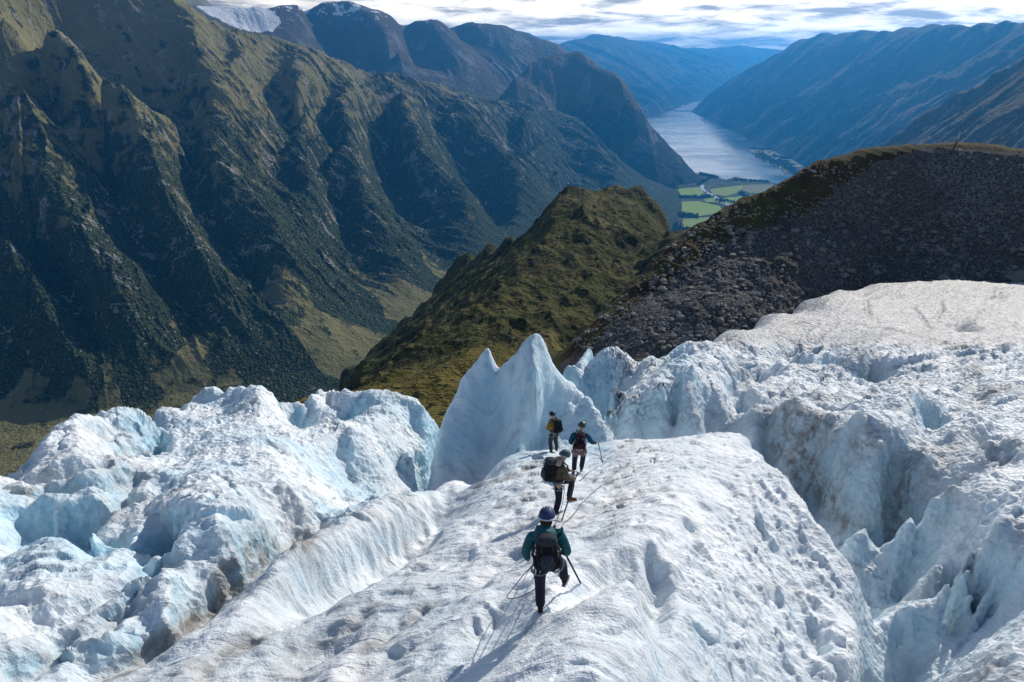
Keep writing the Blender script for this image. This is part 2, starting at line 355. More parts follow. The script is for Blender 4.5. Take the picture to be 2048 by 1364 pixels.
def build_wall():
    W = Relief(wall_base, c=12, tmin=600)
    C = 55
    # skyline, left to right
    W.sky([(-400, -260, 60), (-100, -230, 60), (150, -160, 50), (300, -60, 30), (370, 2, 20), (430, 42, 10), (560, 75, 0), (640, 105, 0), (700, 136, -10), (760, 146, -30),
           (860, 165, -60), (962, 197, -100), (1041, 207, -120), (1100, 222, -130), (1138, 228, -120), (1186, 269, -90), (1221, 303, -60), (1255, 331, -40), (1290, 357, -20), (1372, 386, 0)],
          [(130, -10), (420, -60), (1100, -260), (2400, -500)])
    lines = [  # spur crests (+) and gullies (-), traced top to bottom
        [(0, 28, 70), (86, 69, 80), (172, 131, 85), (241, 193, 75), (300, 238, 50), (345, 265, 20)],
        [(40, -60, -60), (120, 40, -190), (200, 100, -190), (290, 170, -170), (350, 230, -150), (385, 262, -90)],
        [(330, -60, 40), (368, 5, 60), (384, 60, 70), (398, 110, 75), (424, 190, 55), (438, 240, 40), (470, 300, 25)],
        [(60, 110, -30), (110, 200, -60), (160, 300, -70), (215, 380, -50), (260, 470, -40)],
        [(0, 130, 30), (60, 200, 40), (110, 290, 35), (170, 390, 30), (250, 520, 25), (330, 640, 15)],
        [(214, 224, -60), (203, 300, -100), (225, 380, -100), (262, 450, -60), (330, 560, -40), (400, 660, -30)],
        [(262, 240, 50), (272, 290, 60), (312, 350, 55), (350, 414, 45), (400, 490, 40), (470, 590, 30), (540, 680, 15)],
        [(362, 250, -50), (372, 310, -90), (390, 380, -85), (425, 450, -50), (480, 520, -40), (540, 600, -25)],
        [(412, 280, 40), (436, 345, 50), (470, 414, 45), (530, 500, 35), (600, 590, 20)],
        [(438, 97, -25), (483, 166, -45), (517, 214, -45), (569, 310, -40), (600, 380, -30)],
        [(470, 110, 25), (520, 190, 30), (560, 260, 30), (620, 340, 30), (645, 400, 20)],
        [(540, 125, -30), (552, 200, -80), (590, 260, -85), (635, 315, -80), (650, 360, -70), (672, 440, -60), (720, 500, -40), (770, 560, -20)],
        [(575, 140, 35), (607, 215, 50), (642, 259, 50), (662, 310, 35), (668, 335, 10)],
        [(648, 200, -20), (660, 260, -60), (675, 330, -60)],
        [(640, 180, 20), (686, 224, 55), (706, 310, 55), (728, 396, 50), (760, 460, 35), (830, 540, 15)],
        [(706, 142, -50), (748, 214, -100), (776, 280, -110), (793, 345, -120), (822, 414, -110), (860, 480, -70), (890, 530, -40)],
        [(742, 150, 45), (772, 193, 70), (808, 248, 75), (838, 300, 70), (885, 335, 60), (930, 365, 60), (955, 420, 50), (985, 470, 30)],
        [(855, 224, -30), (886, 293, -60), (931, 345, -90), (975, 400, -90), (1010, 450, -70)],
        [(900, 230, 30), (955, 262, 60), (1010, 335, 65), (1031, 400, 55), (1060, 440, 40)],
        [(1012, 236, -40), (1031, 286, -80), (1083, 345, -85), (1128, 396, -60)],
        [(1045, 235, 50), (1075, 280, 55), (1115, 330, 55), (1150, 372, 45)],
        [(1090, 240, -30), (1130, 280, -55), (1169, 330, -60), (1200, 370, -50)],
        [(1140, 250, 20), (1180, 290, 35), (1225, 335, 40), (1262, 370, 20)],
        [(0, 330, -50), (60, 440, -60), (130, 560, -50), (200, 700, -30)],
        [(30, 320, 20), (100, 440, 30), (170, 560, 30), (240, 690, 20), (300, 760, 8)],
        [(0, 560, -30), (70, 690, -30), (140, 790, -10)], [(0, 480, 20), (90, 620, 30), (170, 740, 20), (230, 800, 5)],
        [(560, 620, 12), (640, 690, 10)], [(380, 700, 20), (440, 760, 10)],
    ]
    for l in lines: W.line([(a, b, c * 1.1) for a, b, c in l], 28)
    W.line([(-500, 700, 0), (-200, 860, 0), (0, 900, 0), (300, 830, 0), (650, 760, 0)], 60)
    W.bake(g=5)
    def z(x, y):
        b = wall_base(x, y); h = W.h(x, y, b); d, s = poly_dist(x, y, AXIS)
        amp = smooth(20, 330, d) * (0.35 + 0.65 * smooth(2400, 900, d)); sk = np.clip(np.hypot(x, y) / 2600, 0.8, 2.0)
        wx = s + 70 * perlin(s / 420, d / 500, 3) + 0.18 * d; dd = d
        n = 24 * (ridged(wx / 210, dd / 600, 2, 5) - 0.4) + 20 * (ridged(wx / 82 + 0.4 * perlin(s / 90, dd / 200, 9), dd / 240, 3, 8) - 0.4)
        n = n + 9 * (ridged(wx / 31 + 0.5 * perlin(s / 60, dd / 60, 2), dd / 75, 3, 12) - 0.4)
        n = n + 22 * fbm(x / 240, y / 240, 5, 20) + 4.5 * fbm(x / 15, y / 15, 3, 31)
        return np.minimum(b + h + n * amp, 440)
    FANS = []
    for px, py, sw, dh in ((690, 700, 150, 330), (610, 650, 80, 380), (400, 780, 110, 260), (40, 850, 160, 260), (800, 590, 150, 330), (240, 850, 60, 180), (900, 540, 110, 280)):
        w = W.hit(px, py, 0); q = poly_dist(np.array([w[0]]), np.array([w[1]]), AXIS); FANS.append((float(q[1][0]), sw, max(dh, float(q[0][0]) + 60)))
    def attrs(X, Y, Z):
        d, s = poly_dist(X, Y, AXIS); zf = Z
        n = fbm(X / 190, Y / 190, 4, 40)
        forest = 0.93 - smooth(-600, 120, Z + 180 * n) * 0.80 + 0.5 * fbm(X / 55, Y / 55, 4, 47)
        fan = np.zeros_like(d)
        for su, sw, dh in FANS: fan = np.maximum(fan, smooth(1.15, .75, np.abs(s - su + 60 * perlin(s / 90, d / 90, 50)) / (sw * (1.15 - np.clip(d, 0, dh) / dh))) * smooth(dh * 1.1, dh * .8, d + 40 * perlin(s / 60, d / 60, 51)))
        fan = fan * (.72 + .4 * n)
        forest = forest * (1 - fan) + 0.1 * fan
        rock = 0.25 + 0.75 * smooth(0.10, 0.5, fbm(X / 70, Y / 40, 5, 60)) * smooth(100, 400, d) * 0.75
        gu = ridged((s + 0.18 * d) / 300, d / 1500, 1, 66); rock = rock + 0.35 * smooth(0.93, 1.0, gu) * smooth(200, 500, d)
        return {'forest': forest, 'rocky': rock}
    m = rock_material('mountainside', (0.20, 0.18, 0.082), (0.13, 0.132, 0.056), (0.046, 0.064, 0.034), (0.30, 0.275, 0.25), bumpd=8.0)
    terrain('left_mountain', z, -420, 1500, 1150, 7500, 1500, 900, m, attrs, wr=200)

def line_base(x0, y0, x1, y1, z0, sl, near=0.1):
    L = math.hypot(x1 - x0, y1 - y0); nx, ny = -(y1 - y0) / L, (x1 - x0) / L
    def f(x, y):
        d = (x - x0) * nx + (y - y0) * ny; return z0 + np.where(d > 0, sl * d, near * d)
    def ds(x, y):
        return (x - x0) * nx + (y - y0) * ny, ((x - x0) * (x1 - x0) + (y - y0) * (y1 - y0)) / L
    return f, ds

def far_mountain(name, line, z0, sl, sky, lines, px, rr, res, mat, rib=(300, 60), behind=((300, -60), (1200, -400), (3000, -900)), snow=None, seed=0, near=0.1, forest_top=(-700, -300), lean=0.0):
    fb, ds = line_base(*line, z0, sl, near); W = Relief(fb, c=8, tmin=rr[0] * 0.5, K=1300)
    W.sky(sky, behind)
    for l in lines: W.line(l, 30)
    W.gid += 1
    for q in (px[0] - 60, (px[0] + px[1]) / 2, px[1] + 60):     # foot of the slope
        for r in (rr[0] * 1.01, rr[0] * 1.06):
            a = math.atan2(q - 1024, F * 1.05); x, y = r * math.sin(a), r * math.cos(a)
            W.add(x, y, float(fb(np.array([x]), np.array([y]))[0]))
    W.bake(g=6)
    Lr, am = rib
    def z(x, y):
        b = fb(x, y); d, s = ds(x, y); h = W.h(x, y, b); h = np.where(h > 0, h * smooth(-60, 300, d), h); a = smooth(0, 300, d) * (0.3 + 0.7 * smooth(250, -250, b + h))
        wx = s + 0.35 * Lr * perlin(s / Lr, d / Lr, seed + 3) + lean * d
        n = am * (ridged(wx / Lr, d / (3.5 * Lr), 2, seed + 5) - 0.4) + am * 0.5 * (ridged(wx / (Lr * .33), d / (1.3 * Lr), 3, seed + 9) - 0.4) + am * 0.6 * fbm(x / Lr, y / Lr, 5, seed + 21)
        return np.minimum(b + h + n * a, 470)
    def attrs(X, Y, Z):
        n = fbm(X / 300, Y / 300, 4, 40 + seed)
        out = {'forest': 0.95 - smooth(forest_top[0], forest_top[1], Z + 120 * n), 'rocky': 0.22 + 0.7 * smooth(0.05, 0.45, fbm(X / 220, Y / 140, 4, 60 + seed))}
        if snow: out['snow'] = snow(X, Y, Z)
        return out
    return terrain(name, z, px[0], px[1], rr[0], rr[1], res[0], res[1], mat, attrs, wr=200)

def build_far():
    G1, G2, WD, RK = (0.12, 0.085, 0.045), (0.08, 0.075, 0.034), (0.028, 0.037, 0.020), (0.22, 0.20, 0.18)
    m1 = rock_material('heath_slope', G1, G2, WD, RK, s=0.6, snow=True, bumpd=9)
    m2 = rock_material('far_slope', G1, G2, WD, RK, s=0.35, snow=True, bumpd=14)
    def snow_b(X, Y, Z):
        return np.maximum(smooth(-20, 430, Z) * 0.52, 1.2 * smooth(1.1, .6, np.hypot((X + 2180 - .3 * (Y - 6050)) / 330, (Y - 6050) / 260)))
    def high_snow(lo, hi):
        return lambda X, Y, Z: smooth(lo, hi, Z) * 0.62
    # snow-streaked range behind the left wall
    fb = far_mountain('snow_streaked_mountain', (-2700, 4600, 300, 6600), -330, 0.60,
        [(200, -10, 40), (380, 8, 60), (470, 14, 20), (560, 10, 60), (640, 4, 80), (700, 2, 100), (740, 18, 90), (830, 45, 70), (880, 40, 70), (940, 45, 60), (1010, 50, 40), (1070, 72, 0), (1120, 92, -80), (1150, 125, -200), (1190, 170, -330)],
        [[(700, 5, 100), (745, 55, 110), (800, 105, 90), (845, 150, 60), (870, 165, 40)],
         [(600, 20, -60), (660, 80, -150), (720, 120, -150), (800, 150, -120)],
         [(480, 45, 30), (560, 75, 40), (640, 105, 40)], [(430, 20, -30), (520, 30, -60), (560, 25, -60)],
         [(770, 30, -40), (830, 80, -60), (880, 120, -50)], [(830, 45, 50), (880, 90, 60), (930, 130, 40), (980, 165, 0)],
         [(900, 60, -50), (960, 110, -50), (1010, 150, -40)], [(1010, 52, 40), (1040, 90, 10), (1080, 120, -40)]],
        (150, 1300), (3700, 9500), (700, 380), m1, rib=(420, 42), snow=snow_b, seed=3, forest_top=(-900, -500), near=0.30)
    # rounded hill above the fjord
    def dome_fb(x, y):
        rho = np.hypot((x - 600) / 1150, (y - 6100) / 1700); return 20 - 920 * np.minimum(rho, 3) ** 1.35
    D = Relief(dome_fb, c=12, tmin=2500, K=900)
    D.rline([(975, 225, 5300), (1012, 178, 5500), (1030, 155, 5600), (1060, 130, 5750), (1110, 108, 5850), (1150, 103, 5900), (1190, 124, 5950), (1230, 160, 5950), (1270, 210, 5950), (1300, 258, 5900), (1340, 292, 5850), (1392, 346, 5700)],
            25, behind=[(250, -60), (700, -330), (1500, -900)])
    D.rline([(1190, 128, 5850), (1200, 160, 5650), (1215, 210, 5450), (1245, 260, 5350), (1290, 310, 5300), (1350, 350, 5300)], 25)
    D.rline([(1060, 160, 5550), (1080, 200, 5350), (1130, 240, 5250), (1180, 290, 5200), (1240, 340, 5150)], 25)
    D.rline([(1400, 362, 5300), (1300, 385, 5000), (1180, 330, 5450)], 25)
    D.bake(g=6)
    def dz(x, y):
        b = dome_fb(x, y); n = 22 * (ridged(x / 200 + y / 1500, y / 500 - x / 700, 4, 33) - 0.4) + 12 * fbm(x / 260, y / 260, 5, 37)
        return b + D.h(x, y, b) + n
    def dat(X, Y, Z):
        n = fbm(X / 200, Y / 200, 4, 43); return {'forest': 0.95 - smooth(-650, -150, Z + 150 * n), 'rocky': 0.25 + 0.6 * smooth(0.05, 0.45, fbm(X / 160, Y / 160, 4, 61)), 'snow': 0 * Z}
    terrain('round_mountain', dz, 900, 1430, 4300, 9000, 600, 420, m1, dat, wr=200)
    far_mountain('fjord_mountain', (1900, 10300, 4700, 16500), -905, 0.42,
        [(1060, 66, 100), (1120, 88, 60), (1150, 76, 60), (1180, 69, 60), (1260, 76, 50), (1330, 87, 40), (1380, 100, 20), (1440, 115, 0), (1500, 126, -20), (1530, 142, -60)],
        [[(1180, 72, 60), (1215, 110, 80), (1250, 160, 60), (1290, 215, 20)], [(1140, 100, -100), (1180, 150, -120), (1240, 200, -60)],
         [(1290, 100, -60), (1310, 150, -80), (1340, 190, -40)], [(1330, 90, 60), (1365, 135, 60), (1395, 170, 20)]],
        (1000, 1620), (9800, 21000), (500, 260), m2, rib=(700, 110), behind=((500, -60), (2500, -500), (5000, -900)), snow=high_snow(150, 500), seed=13)
    far_mountain('distant_range', (-3000, 21500, 16000, 20500), -905, 0.30,
        [(900, 100, 0), (1300, 98, 0), (1410, 96, 0), (1450, 92, 0), (1510, 94, 0), (1560, 97, 0), (1650, 92, 0), (1900, 90, 0), (2200, 90, 0)], [],
        (800, 2300), (20500, 28500), (400, 130), m2, rib=(1500, 160), behind=((1000, -80), (4000, -900)), snow=high_snow(100, 500), seed=17)
    far_mountain('right_mountain', (2960, 12500, 2440, 5300), -903, 0.76,
        [(1378, 226, -20), (1430, 182, 0), (1480, 147, 0), (1520, 128, 0), (1560, 110, 10), (1600, 80, 40), (1640, 68, 50), (1720, 60, 50), (1760, 63, 40), (1800, 55, 50), (1860, 48, 50), (1960, 45, 50), (2048, 42, 50), (2300, 10, 50), (2600, -20, 50)],
        [[(1620, 80, 60), (1560, 140, 70), (1500, 180, 40), (1440, 215, 10)], [(1900, 60, 40), (1800, 110, 80), (1700, 150, 90), (1620, 200, 60), (1540, 250, 20)],
         [(1760, 90, -60), (1680, 130, -60), (1600, 170, -40)], [(2048, 120, 60), (1900, 160, 90), (1760, 200, 60), (1680, 250, 20)], [(2000, 90, -60), (1860, 130, -60), (1740, 180, -60)]],
        (1330, 2500), (4300, 17000), (900, 460), m2, rib=(520, 80), behind=((400, -40), (2500, -300), (5000, -900)), snow=high_snow(150, 560), seed=23, lean=0.5)
    far_mountain('right_spur', (2800, 7600, 2180, 4300), -903, 0.95,
        [(1575, 347, -10), (1620, 318, 0), (1700, 268, 10), (1760, 228, 20), (1830, 185, 30), (1900, 150, 30), (1990, 108, 30), (2048, 84, 30), (2300, -20, 30), (2600, -120, 30)],
        [[(2048, 110, 50), (1930, 170, 60), (1800, 230, 40), (1700, 290, 20)], [(2000, 130, -40), (1880, 190, -50), (1770, 250, -40)]],
        (1520, 2600), (3600, 8200), (700, 360), m1, rib=(260, 45), behind=((200, -60), (1200, -500), (2500, -900)), seed=29, lean=0.5, snow=lambda X, Y, Z: 0 * Z)
    far_mountain('dark_spur', (1700, 4900, 500, 1500), -880, 0.92,
        [(1600, 420, 0), (1680, 345, 0), (1740, 298, 0), (1800, 262, 10), (1860, 222, 10), (1920, 185, 10), (1980, 152, 10), (2048, 112, 10), (2300, -40, 10), (2600, -200, 0)],
        [[(2048, 175, 30), (1960, 220, 40), (1880, 262, 30), (1800, 300, 10)], [(2030, 150, -20), (1940, 200, -35), (1850, 250, -30), (1780, 290, -20)]],
        (1520, 2700), (1500, 5600), (800, 420), m1, rib=(120, 22), behind=((100, -60), (700, -450), (1500, -800)), seed=31, lean=0.4, snow=lambda X, Y, Z: 0 * Z)

def wpt(px, py, z):
    d = ray(px, py); t = z / d[2]; return d * t
def flat(name, pts, z, mat, th=0.0):
    bm = bmesh.new(); vs = [bm.verts.new((p[0], p[1], z)) for p in pts]; f = bm.faces.new(vs)
    bmesh.ops.triangulate(bm, faces=[f]); bmesh.ops.recalc_face_normals(bm, faces=bm.faces)
    me = bpy.data.meshes.new(name); bm.to_mesh(me); bm.free()
    if me.polygons and me.polygons[0].normal.z < 0: me.flip_normals()
    me.materials.append(mat); o = bpy.data.objects.new(name, me); COL.objects.link(o); o['kind'] = 'structure'; return o

def build_valley():
    M = Mat('fjord_water', 0.07, 0.5); M.color((0.030, 0.075, 0.10)); M.b.inputs['IOR'].default_value = 1.9; M.b.inputs['Specular IOR Level'].default_value = 0.8
    h = M.math('ADD', M.noise(0.02, 4, 0.6, M.pos((1, 2.5, 1))), M.math('MULTIPLY', M.noise(0.003, 3), 1.5)); M.bump(h, 0.12)
    M.L.new(M.rng(M.noise(0.0011, 4, 0.6, M.pos((1, 2.2, 1))), 0.4, 0.62, 0.10, 0.24), M.b.inputs['Roughness'])
    flat('fjord_water', [(-45000, -20000), (45000, -20000), (45000, 90000), (-45000, 90000)], SEA, M.m)
    # valley floor: farmland behind the delta shore
    G = Mat('valley_ground', 0.95, 0.05)
    n = G.noise(0.012, 5, 0.6)
    G.color(G.mix(G.rng(n, 0.4, 0.6), (0.04, 0.055, 0.03), (0.10, 0.11, 0.05))); G.bump(G.noise(0.1, 4, 0.7), 5)
    shore = [wpt(px, py, SEA) for px, py in [(1330, 352), (1392, 347), (1420, 352), (1436, 358), (1452, 360), (1470, 354), (1490, 358), (1520, 362), (1550, 367), (1574, 370), (1600, 362), (1700, 350)]]
    loop = [(p[0], p[1]) for p in shore] + [(3500, 3500), (1500, 400), (-300, 700), (-5600, -400), (-3200, 800), (-1800, 1300), (-560, 1900), (200, 3300), (900, 4400)]
    flat('valley_floor', loop, SEA + 3.0, G.m)
    def fieldmat(nm, a, b):
        m = Mat(nm, 0.95, 0.05); nn = m.noise(0.01, 4, 0.6); st = m.noise(0.05, 2, 0.5, m.pos((1, 6, 1), (0, 0, R(30))))
        m.color(m.mix(m.math('MULTIPLY', m.math('ADD', nn, st), 0.5), a, b)); return m.m
    fm = [fieldmat('meadow', (0.20, 0.30, 0.045), (0.40, 0.50, 0.10)), fieldmat('pasture', (0.22, 0.30, 0.06), (0.38, 0.42, 0.12)), fieldmat('stubble', (0.2, 0.22, 0.09), (0.3, 0.3, 0.14))]
    fields = [([(1352, 378), (1398, 374), (1408, 386), (1398, 392), (1350, 390)], 0), ([(1345, 404), (1395, 402), (1440, 412), (1446, 424), (1400, 432), (1372, 424), (1346, 416)], 0),
              ([(1420, 378), (1470, 372), (1478, 384), (1452, 392), (1424, 388)], 1), ([(1448, 396), (1490, 392), (1500, 404), (1470, 414), (1440, 406)], 0),
              ([(1488, 370), (1545, 368), (1560, 380), (1505, 388), (1486, 380)], 2), ([(1366, 438), (1392, 436), (1440, 432), (1430, 446), (1380, 460), (1364, 456)], 1),
              ([(1470, 372), (1486, 370), (1486, 384), (1478, 386)], 1), ([(1500, 390), (1550, 382), (1545, 398), (1506, 404)], 0), ([(1408, 398), (1436, 394), (1442, 404), (1412, 404)], 1)]
    for pts, k in fields:
        flat('field', [wpt(a, b, SEA + 3.6)[:2] for a, b in pts], SEA + 3.6, fm[k])
    def ribbon(name, pts, w, z, mat):
        P = [np.array(wpt(a, b, z)[:2]) for a, b in pts]; L, Rr = [], []
        for i, p in enumerate(P):
            t = P[min(i + 1, len(P) - 1)] - P[max(i - 1, 0)]; t = t / np.linalg.norm(t); n = np.array((-t[1], t[0])) * w / 2
            L.append(p + n); Rr.append(p - n)
        return flat(name, [tuple(p) for p in L] + [tuple(p) for p in Rr[::-1]], z, mat)
    rv = Mat('river_water', 0.15, 0.5); rv.color((0.10, 0.13, 0.15))
    ribbon('river', [(1412, 362), (1404, 370), (1405, 378), (1416, 386), (1430, 393), (1442, 402), (1460, 412), (1472, 424)], 26, SEA + 4.1, rv.m)
    rd = Mat('asphalt', 0.9, 0.1); rd.color(rd.mix(rd.noise(0.3), (0.10, 0.10, 0.10), (0.16, 0.155, 0.15)))
    ribbon('road', [(1560, 372), (1500, 366), (1440, 366), (1418, 372), (1410, 390), (1380, 398), (1340, 400)], 12, SEA + 4.5, rd.m)
    ribbon('gravel_bar', [(1470, 424), (1450, 440), (1420, 452), (1390, 465)], 22, SEA + 4.1, rd.m)
    # woods along the field edges
    wm = Mat('conifer_and_birch_crowns', 0.95, 0.03); wm.color(wm.mix(wm.noise(0.2, 3), (0.022, 0.034, 0.018), (0.05, 0.06, 0.022)))
    strips = [((1320, 372), (1352, 374), 50, 14), ((1345, 396), (1420, 394), 40, 5), ((1430, 400), (1530, 412), 30, 4), ((1350, 430), (1395, 434), 60, 6), ((1340, 455), (1375, 470), 110, 18),
              ((1396, 370), (1420, 356), 30, 4), ((1400, 348), (1436, 356), 60, 3), ((1440, 428), (1470, 420), 50, 6), ((1480, 386), (1500, 400), 30, 4), ((1320, 390), (1345, 420), 60, 12), ((1460, 360), (1540, 364), 30, 2), ((1340, 345), (1385, 352), 60, 6), ((1515, 308), (1560, 330), 90, 10), ((1560, 322), (1590, 345), 90, 14), ((1500, 298), (1560, 300), 40, 3), ((1590, 318), (1640, 325), 60, 8), ((1330, 430), (1350, 460), 70, 12), ((1545, 312), (1580, 318), 25, 3)]
    V, Fc = [], []
    for (a, b, n, sp) in strips:
        for i in range(n * 3):
            t = random.random(); px = a[0] + (b[0] - a[0]) * t + random.gauss(0, sp * 0.4); py = a[1] + (b[1] - a[1]) * t + random.gauss(0, sp * 0.25)
            p = wpt(px, py, SEA + 3); w = random.uniform(4, 8); hh = random.uniform(10, 19); k = len(V); m = 6
            V.append((p[0], p[1], SEA + 3 + hh))
            for lv, (rr, zz) in enumerate(((0.75, 0.62), (1.0, 0.3), (0.5, 0.05))):
                for q in range(m):
                    an = q * math.tau / m + lv; f = random.uniform(0.7, 1.2); V.append((p[0] + math.cos(an) * w * rr * f, p[1] + math.sin(an) * w * rr * f, SEA + 3 + hh * zz))
            for q in range(m):
                Fc.append((k, k + 1 + q, k + 1 + (q + 1) % m))
                for lv in (0, 1):
                    o1 = k + 1 + lv * m; o2 = o1 + m; Fc.append((o1 + q, o2 + q, o2 + (q + 1) % m, o1 + (q + 1) % m))
    me = bpy.data.meshes.new('woodland'); me.from_pydata(V, [], Fc); me.materials.append(wm.m); o = bpy.data.objects.new('woodland', me); COL.objects.link(o)
    tag(o, 'dark green woods along the fields and river on the valley floor', 'woodland', kind='stuff')

def simple_mesh(name, V, Fc, mat, parent=None, smoothf=False):
    me = bpy.data.meshes.new(name); me.from_pydata(V, [], Fc); me.materials.append(mat)
    if smoothf: me.polygons.foreach_set('use_smooth', [True] * len(me.polygons))
    me.update(); o = bpy.data.objects.new(name, me); COL.objects.link(o)
    if parent: o.parent = parent
    return o

def build_houses():
    white = Mat('white_boards', 0.7, 0.2); white.color(white.mix(white.noise(0.4), (0.7, 0.7, 0.67), (0.8, 0.8, 0.78)))
    red = Mat('red_boards', 0.8, 0.1); red.color(red.mix(red.noise(0.4), (0.25, 0.05, 0.035), (0.32, 0.07, 0.05)))
    slate = Mat('slate_roof', 0.6, 0.3); slate.color(slate.mix(slate.noise(0.5), (0.08, 0.08, 0.09), (0.16, 0.16, 0.17)))
    def house(wall_m, w, l, h, rf):
        e = bpy.data.objects.new('farm_house', None); COL.objects.link(e)
        x, y = l / 2, w / 2; H = h + rf
        simple_mesh('wall', [(-x, -y, 0), (x, -y, 0), (x, y, 0), (-x, y, 0), (-x, -y, h), (x, -y, h), (x, y, h), (-x, y, h), (-x, 0, H), (x, 0, H)],
                    [(0, 1, 5, 4), (2, 3, 7, 6), (1, 2, 6, 9, 5), (3, 0, 4, 8, 7)], wall_m, e)
        X, Y, t = x + .5, y + .6, .25; dz = rf * .6 / y
        simple_mesh('roof', [(-X, -Y, h - dz + t), (X, -Y, h - dz + t), (X, 0, H + t), (-X, 0, H + t), (-X, Y, h - dz + t), (X, Y, h - dz + t), (-X, -Y, h - dz), (X, -Y, h - dz), (X, 0, H + .02), (-X, 0, H + .02), (-X, Y, h - dz), (X, Y, h - dz)],
                    [(0, 1, 2, 3), (3, 2, 5, 4), (6, 9, 8, 7), (9, 10, 11, 8), (0, 6, 7, 1), (4, 5, 11, 10), (0, 3, 9, 6), (3, 4, 10, 9), (1, 7, 8, 2), (2, 8, 11, 5)], slate.m, e)
        return e
    protos = {'w': house(white.m, 9, 14, 6, 4), 'r': house(red.m, 13, 26, 6, 6)}
    spots = [(1440, 358, 'w', 'on the shore point beside the river mouth'), (1448, 359, 'w', 'second from the left in the row along the fjord shore'), (1462, 360, 'r', 'behind the fjord shore between white houses'),
             (1478, 361, 'w', 'in the middle of the row along the fjord shore'), (1496, 363, 'w', 'towards the right of the row along the fjord shore'), (1384, 372, 'w', 'at the top edge of the leftmost green field'),
             (1426, 393, 'r', 'barn-sized, beside the river between the fields'), (1452, 416, 'w', 'just below the middle green field'), (1506, 388, 'w', 'between the two right-hand fields'),
             (1514, 300, 'w', 'leftmost in the village across the fjord'), (1526, 303, 'w', 'in the village across the fjord, second from left'), (1538, 306, 'w', 'in the village across the fjord, third from left'),
             (1550, 308, 'r', 'in the village across the fjord'), (1562, 311, 'w', 'fourth from the left in the village across the fjord'), (1574, 315, 'w', 'rightmost on the bright strip across the fjord'), (1566, 340, 'w', 'alone by the water below the right mountain')]
    used = set()
    for i, (px, py, k, where) in enumerate(spots):
        src = protos[k]
        if k in used:
            c = src.copy(); COL.objects.link(c)
            for ch in src.children:
                d = ch.copy(); COL.objects.link(d); d.parent = c
        else: c = src; used.add(k)
        zz = SEA + 2.9
        p = wpt(px, py, zz); s = 1.25 if py < 330 else 1.0
        c.location = (p[0], p[1], zz); c.rotation_euler = (0, 0, random.uniform(0, 3.14)); c.scale = (s, s, s)
        tag(c, ('white house with grey roof ' if k == 'w' else 'red barn with grey roof ') + where, 'house', 'houses down by the fjord')
    # the flat spit the village stands on
    sp = Mat('village_ground', 0.9, 0.1); sp.color(sp.mix(sp.rng(sp.noise(0.012, 4), .42, .6), (0.05, 0.07, 0.03), (0.30, 0.29, 0.20)))
    pts = [(1496, 300), (1512, 296), (1540, 300), (1580, 306), (1640, 312), (1640, 330), (1585, 335), (1572, 350), (1560, 336), (1540, 326), (1524, 318), (1508, 308)]
    flat('village_spit', [wpt(a, b, SEA + 2.9)[:2] for a, b in pts], SEA + 2.9, sp.m)

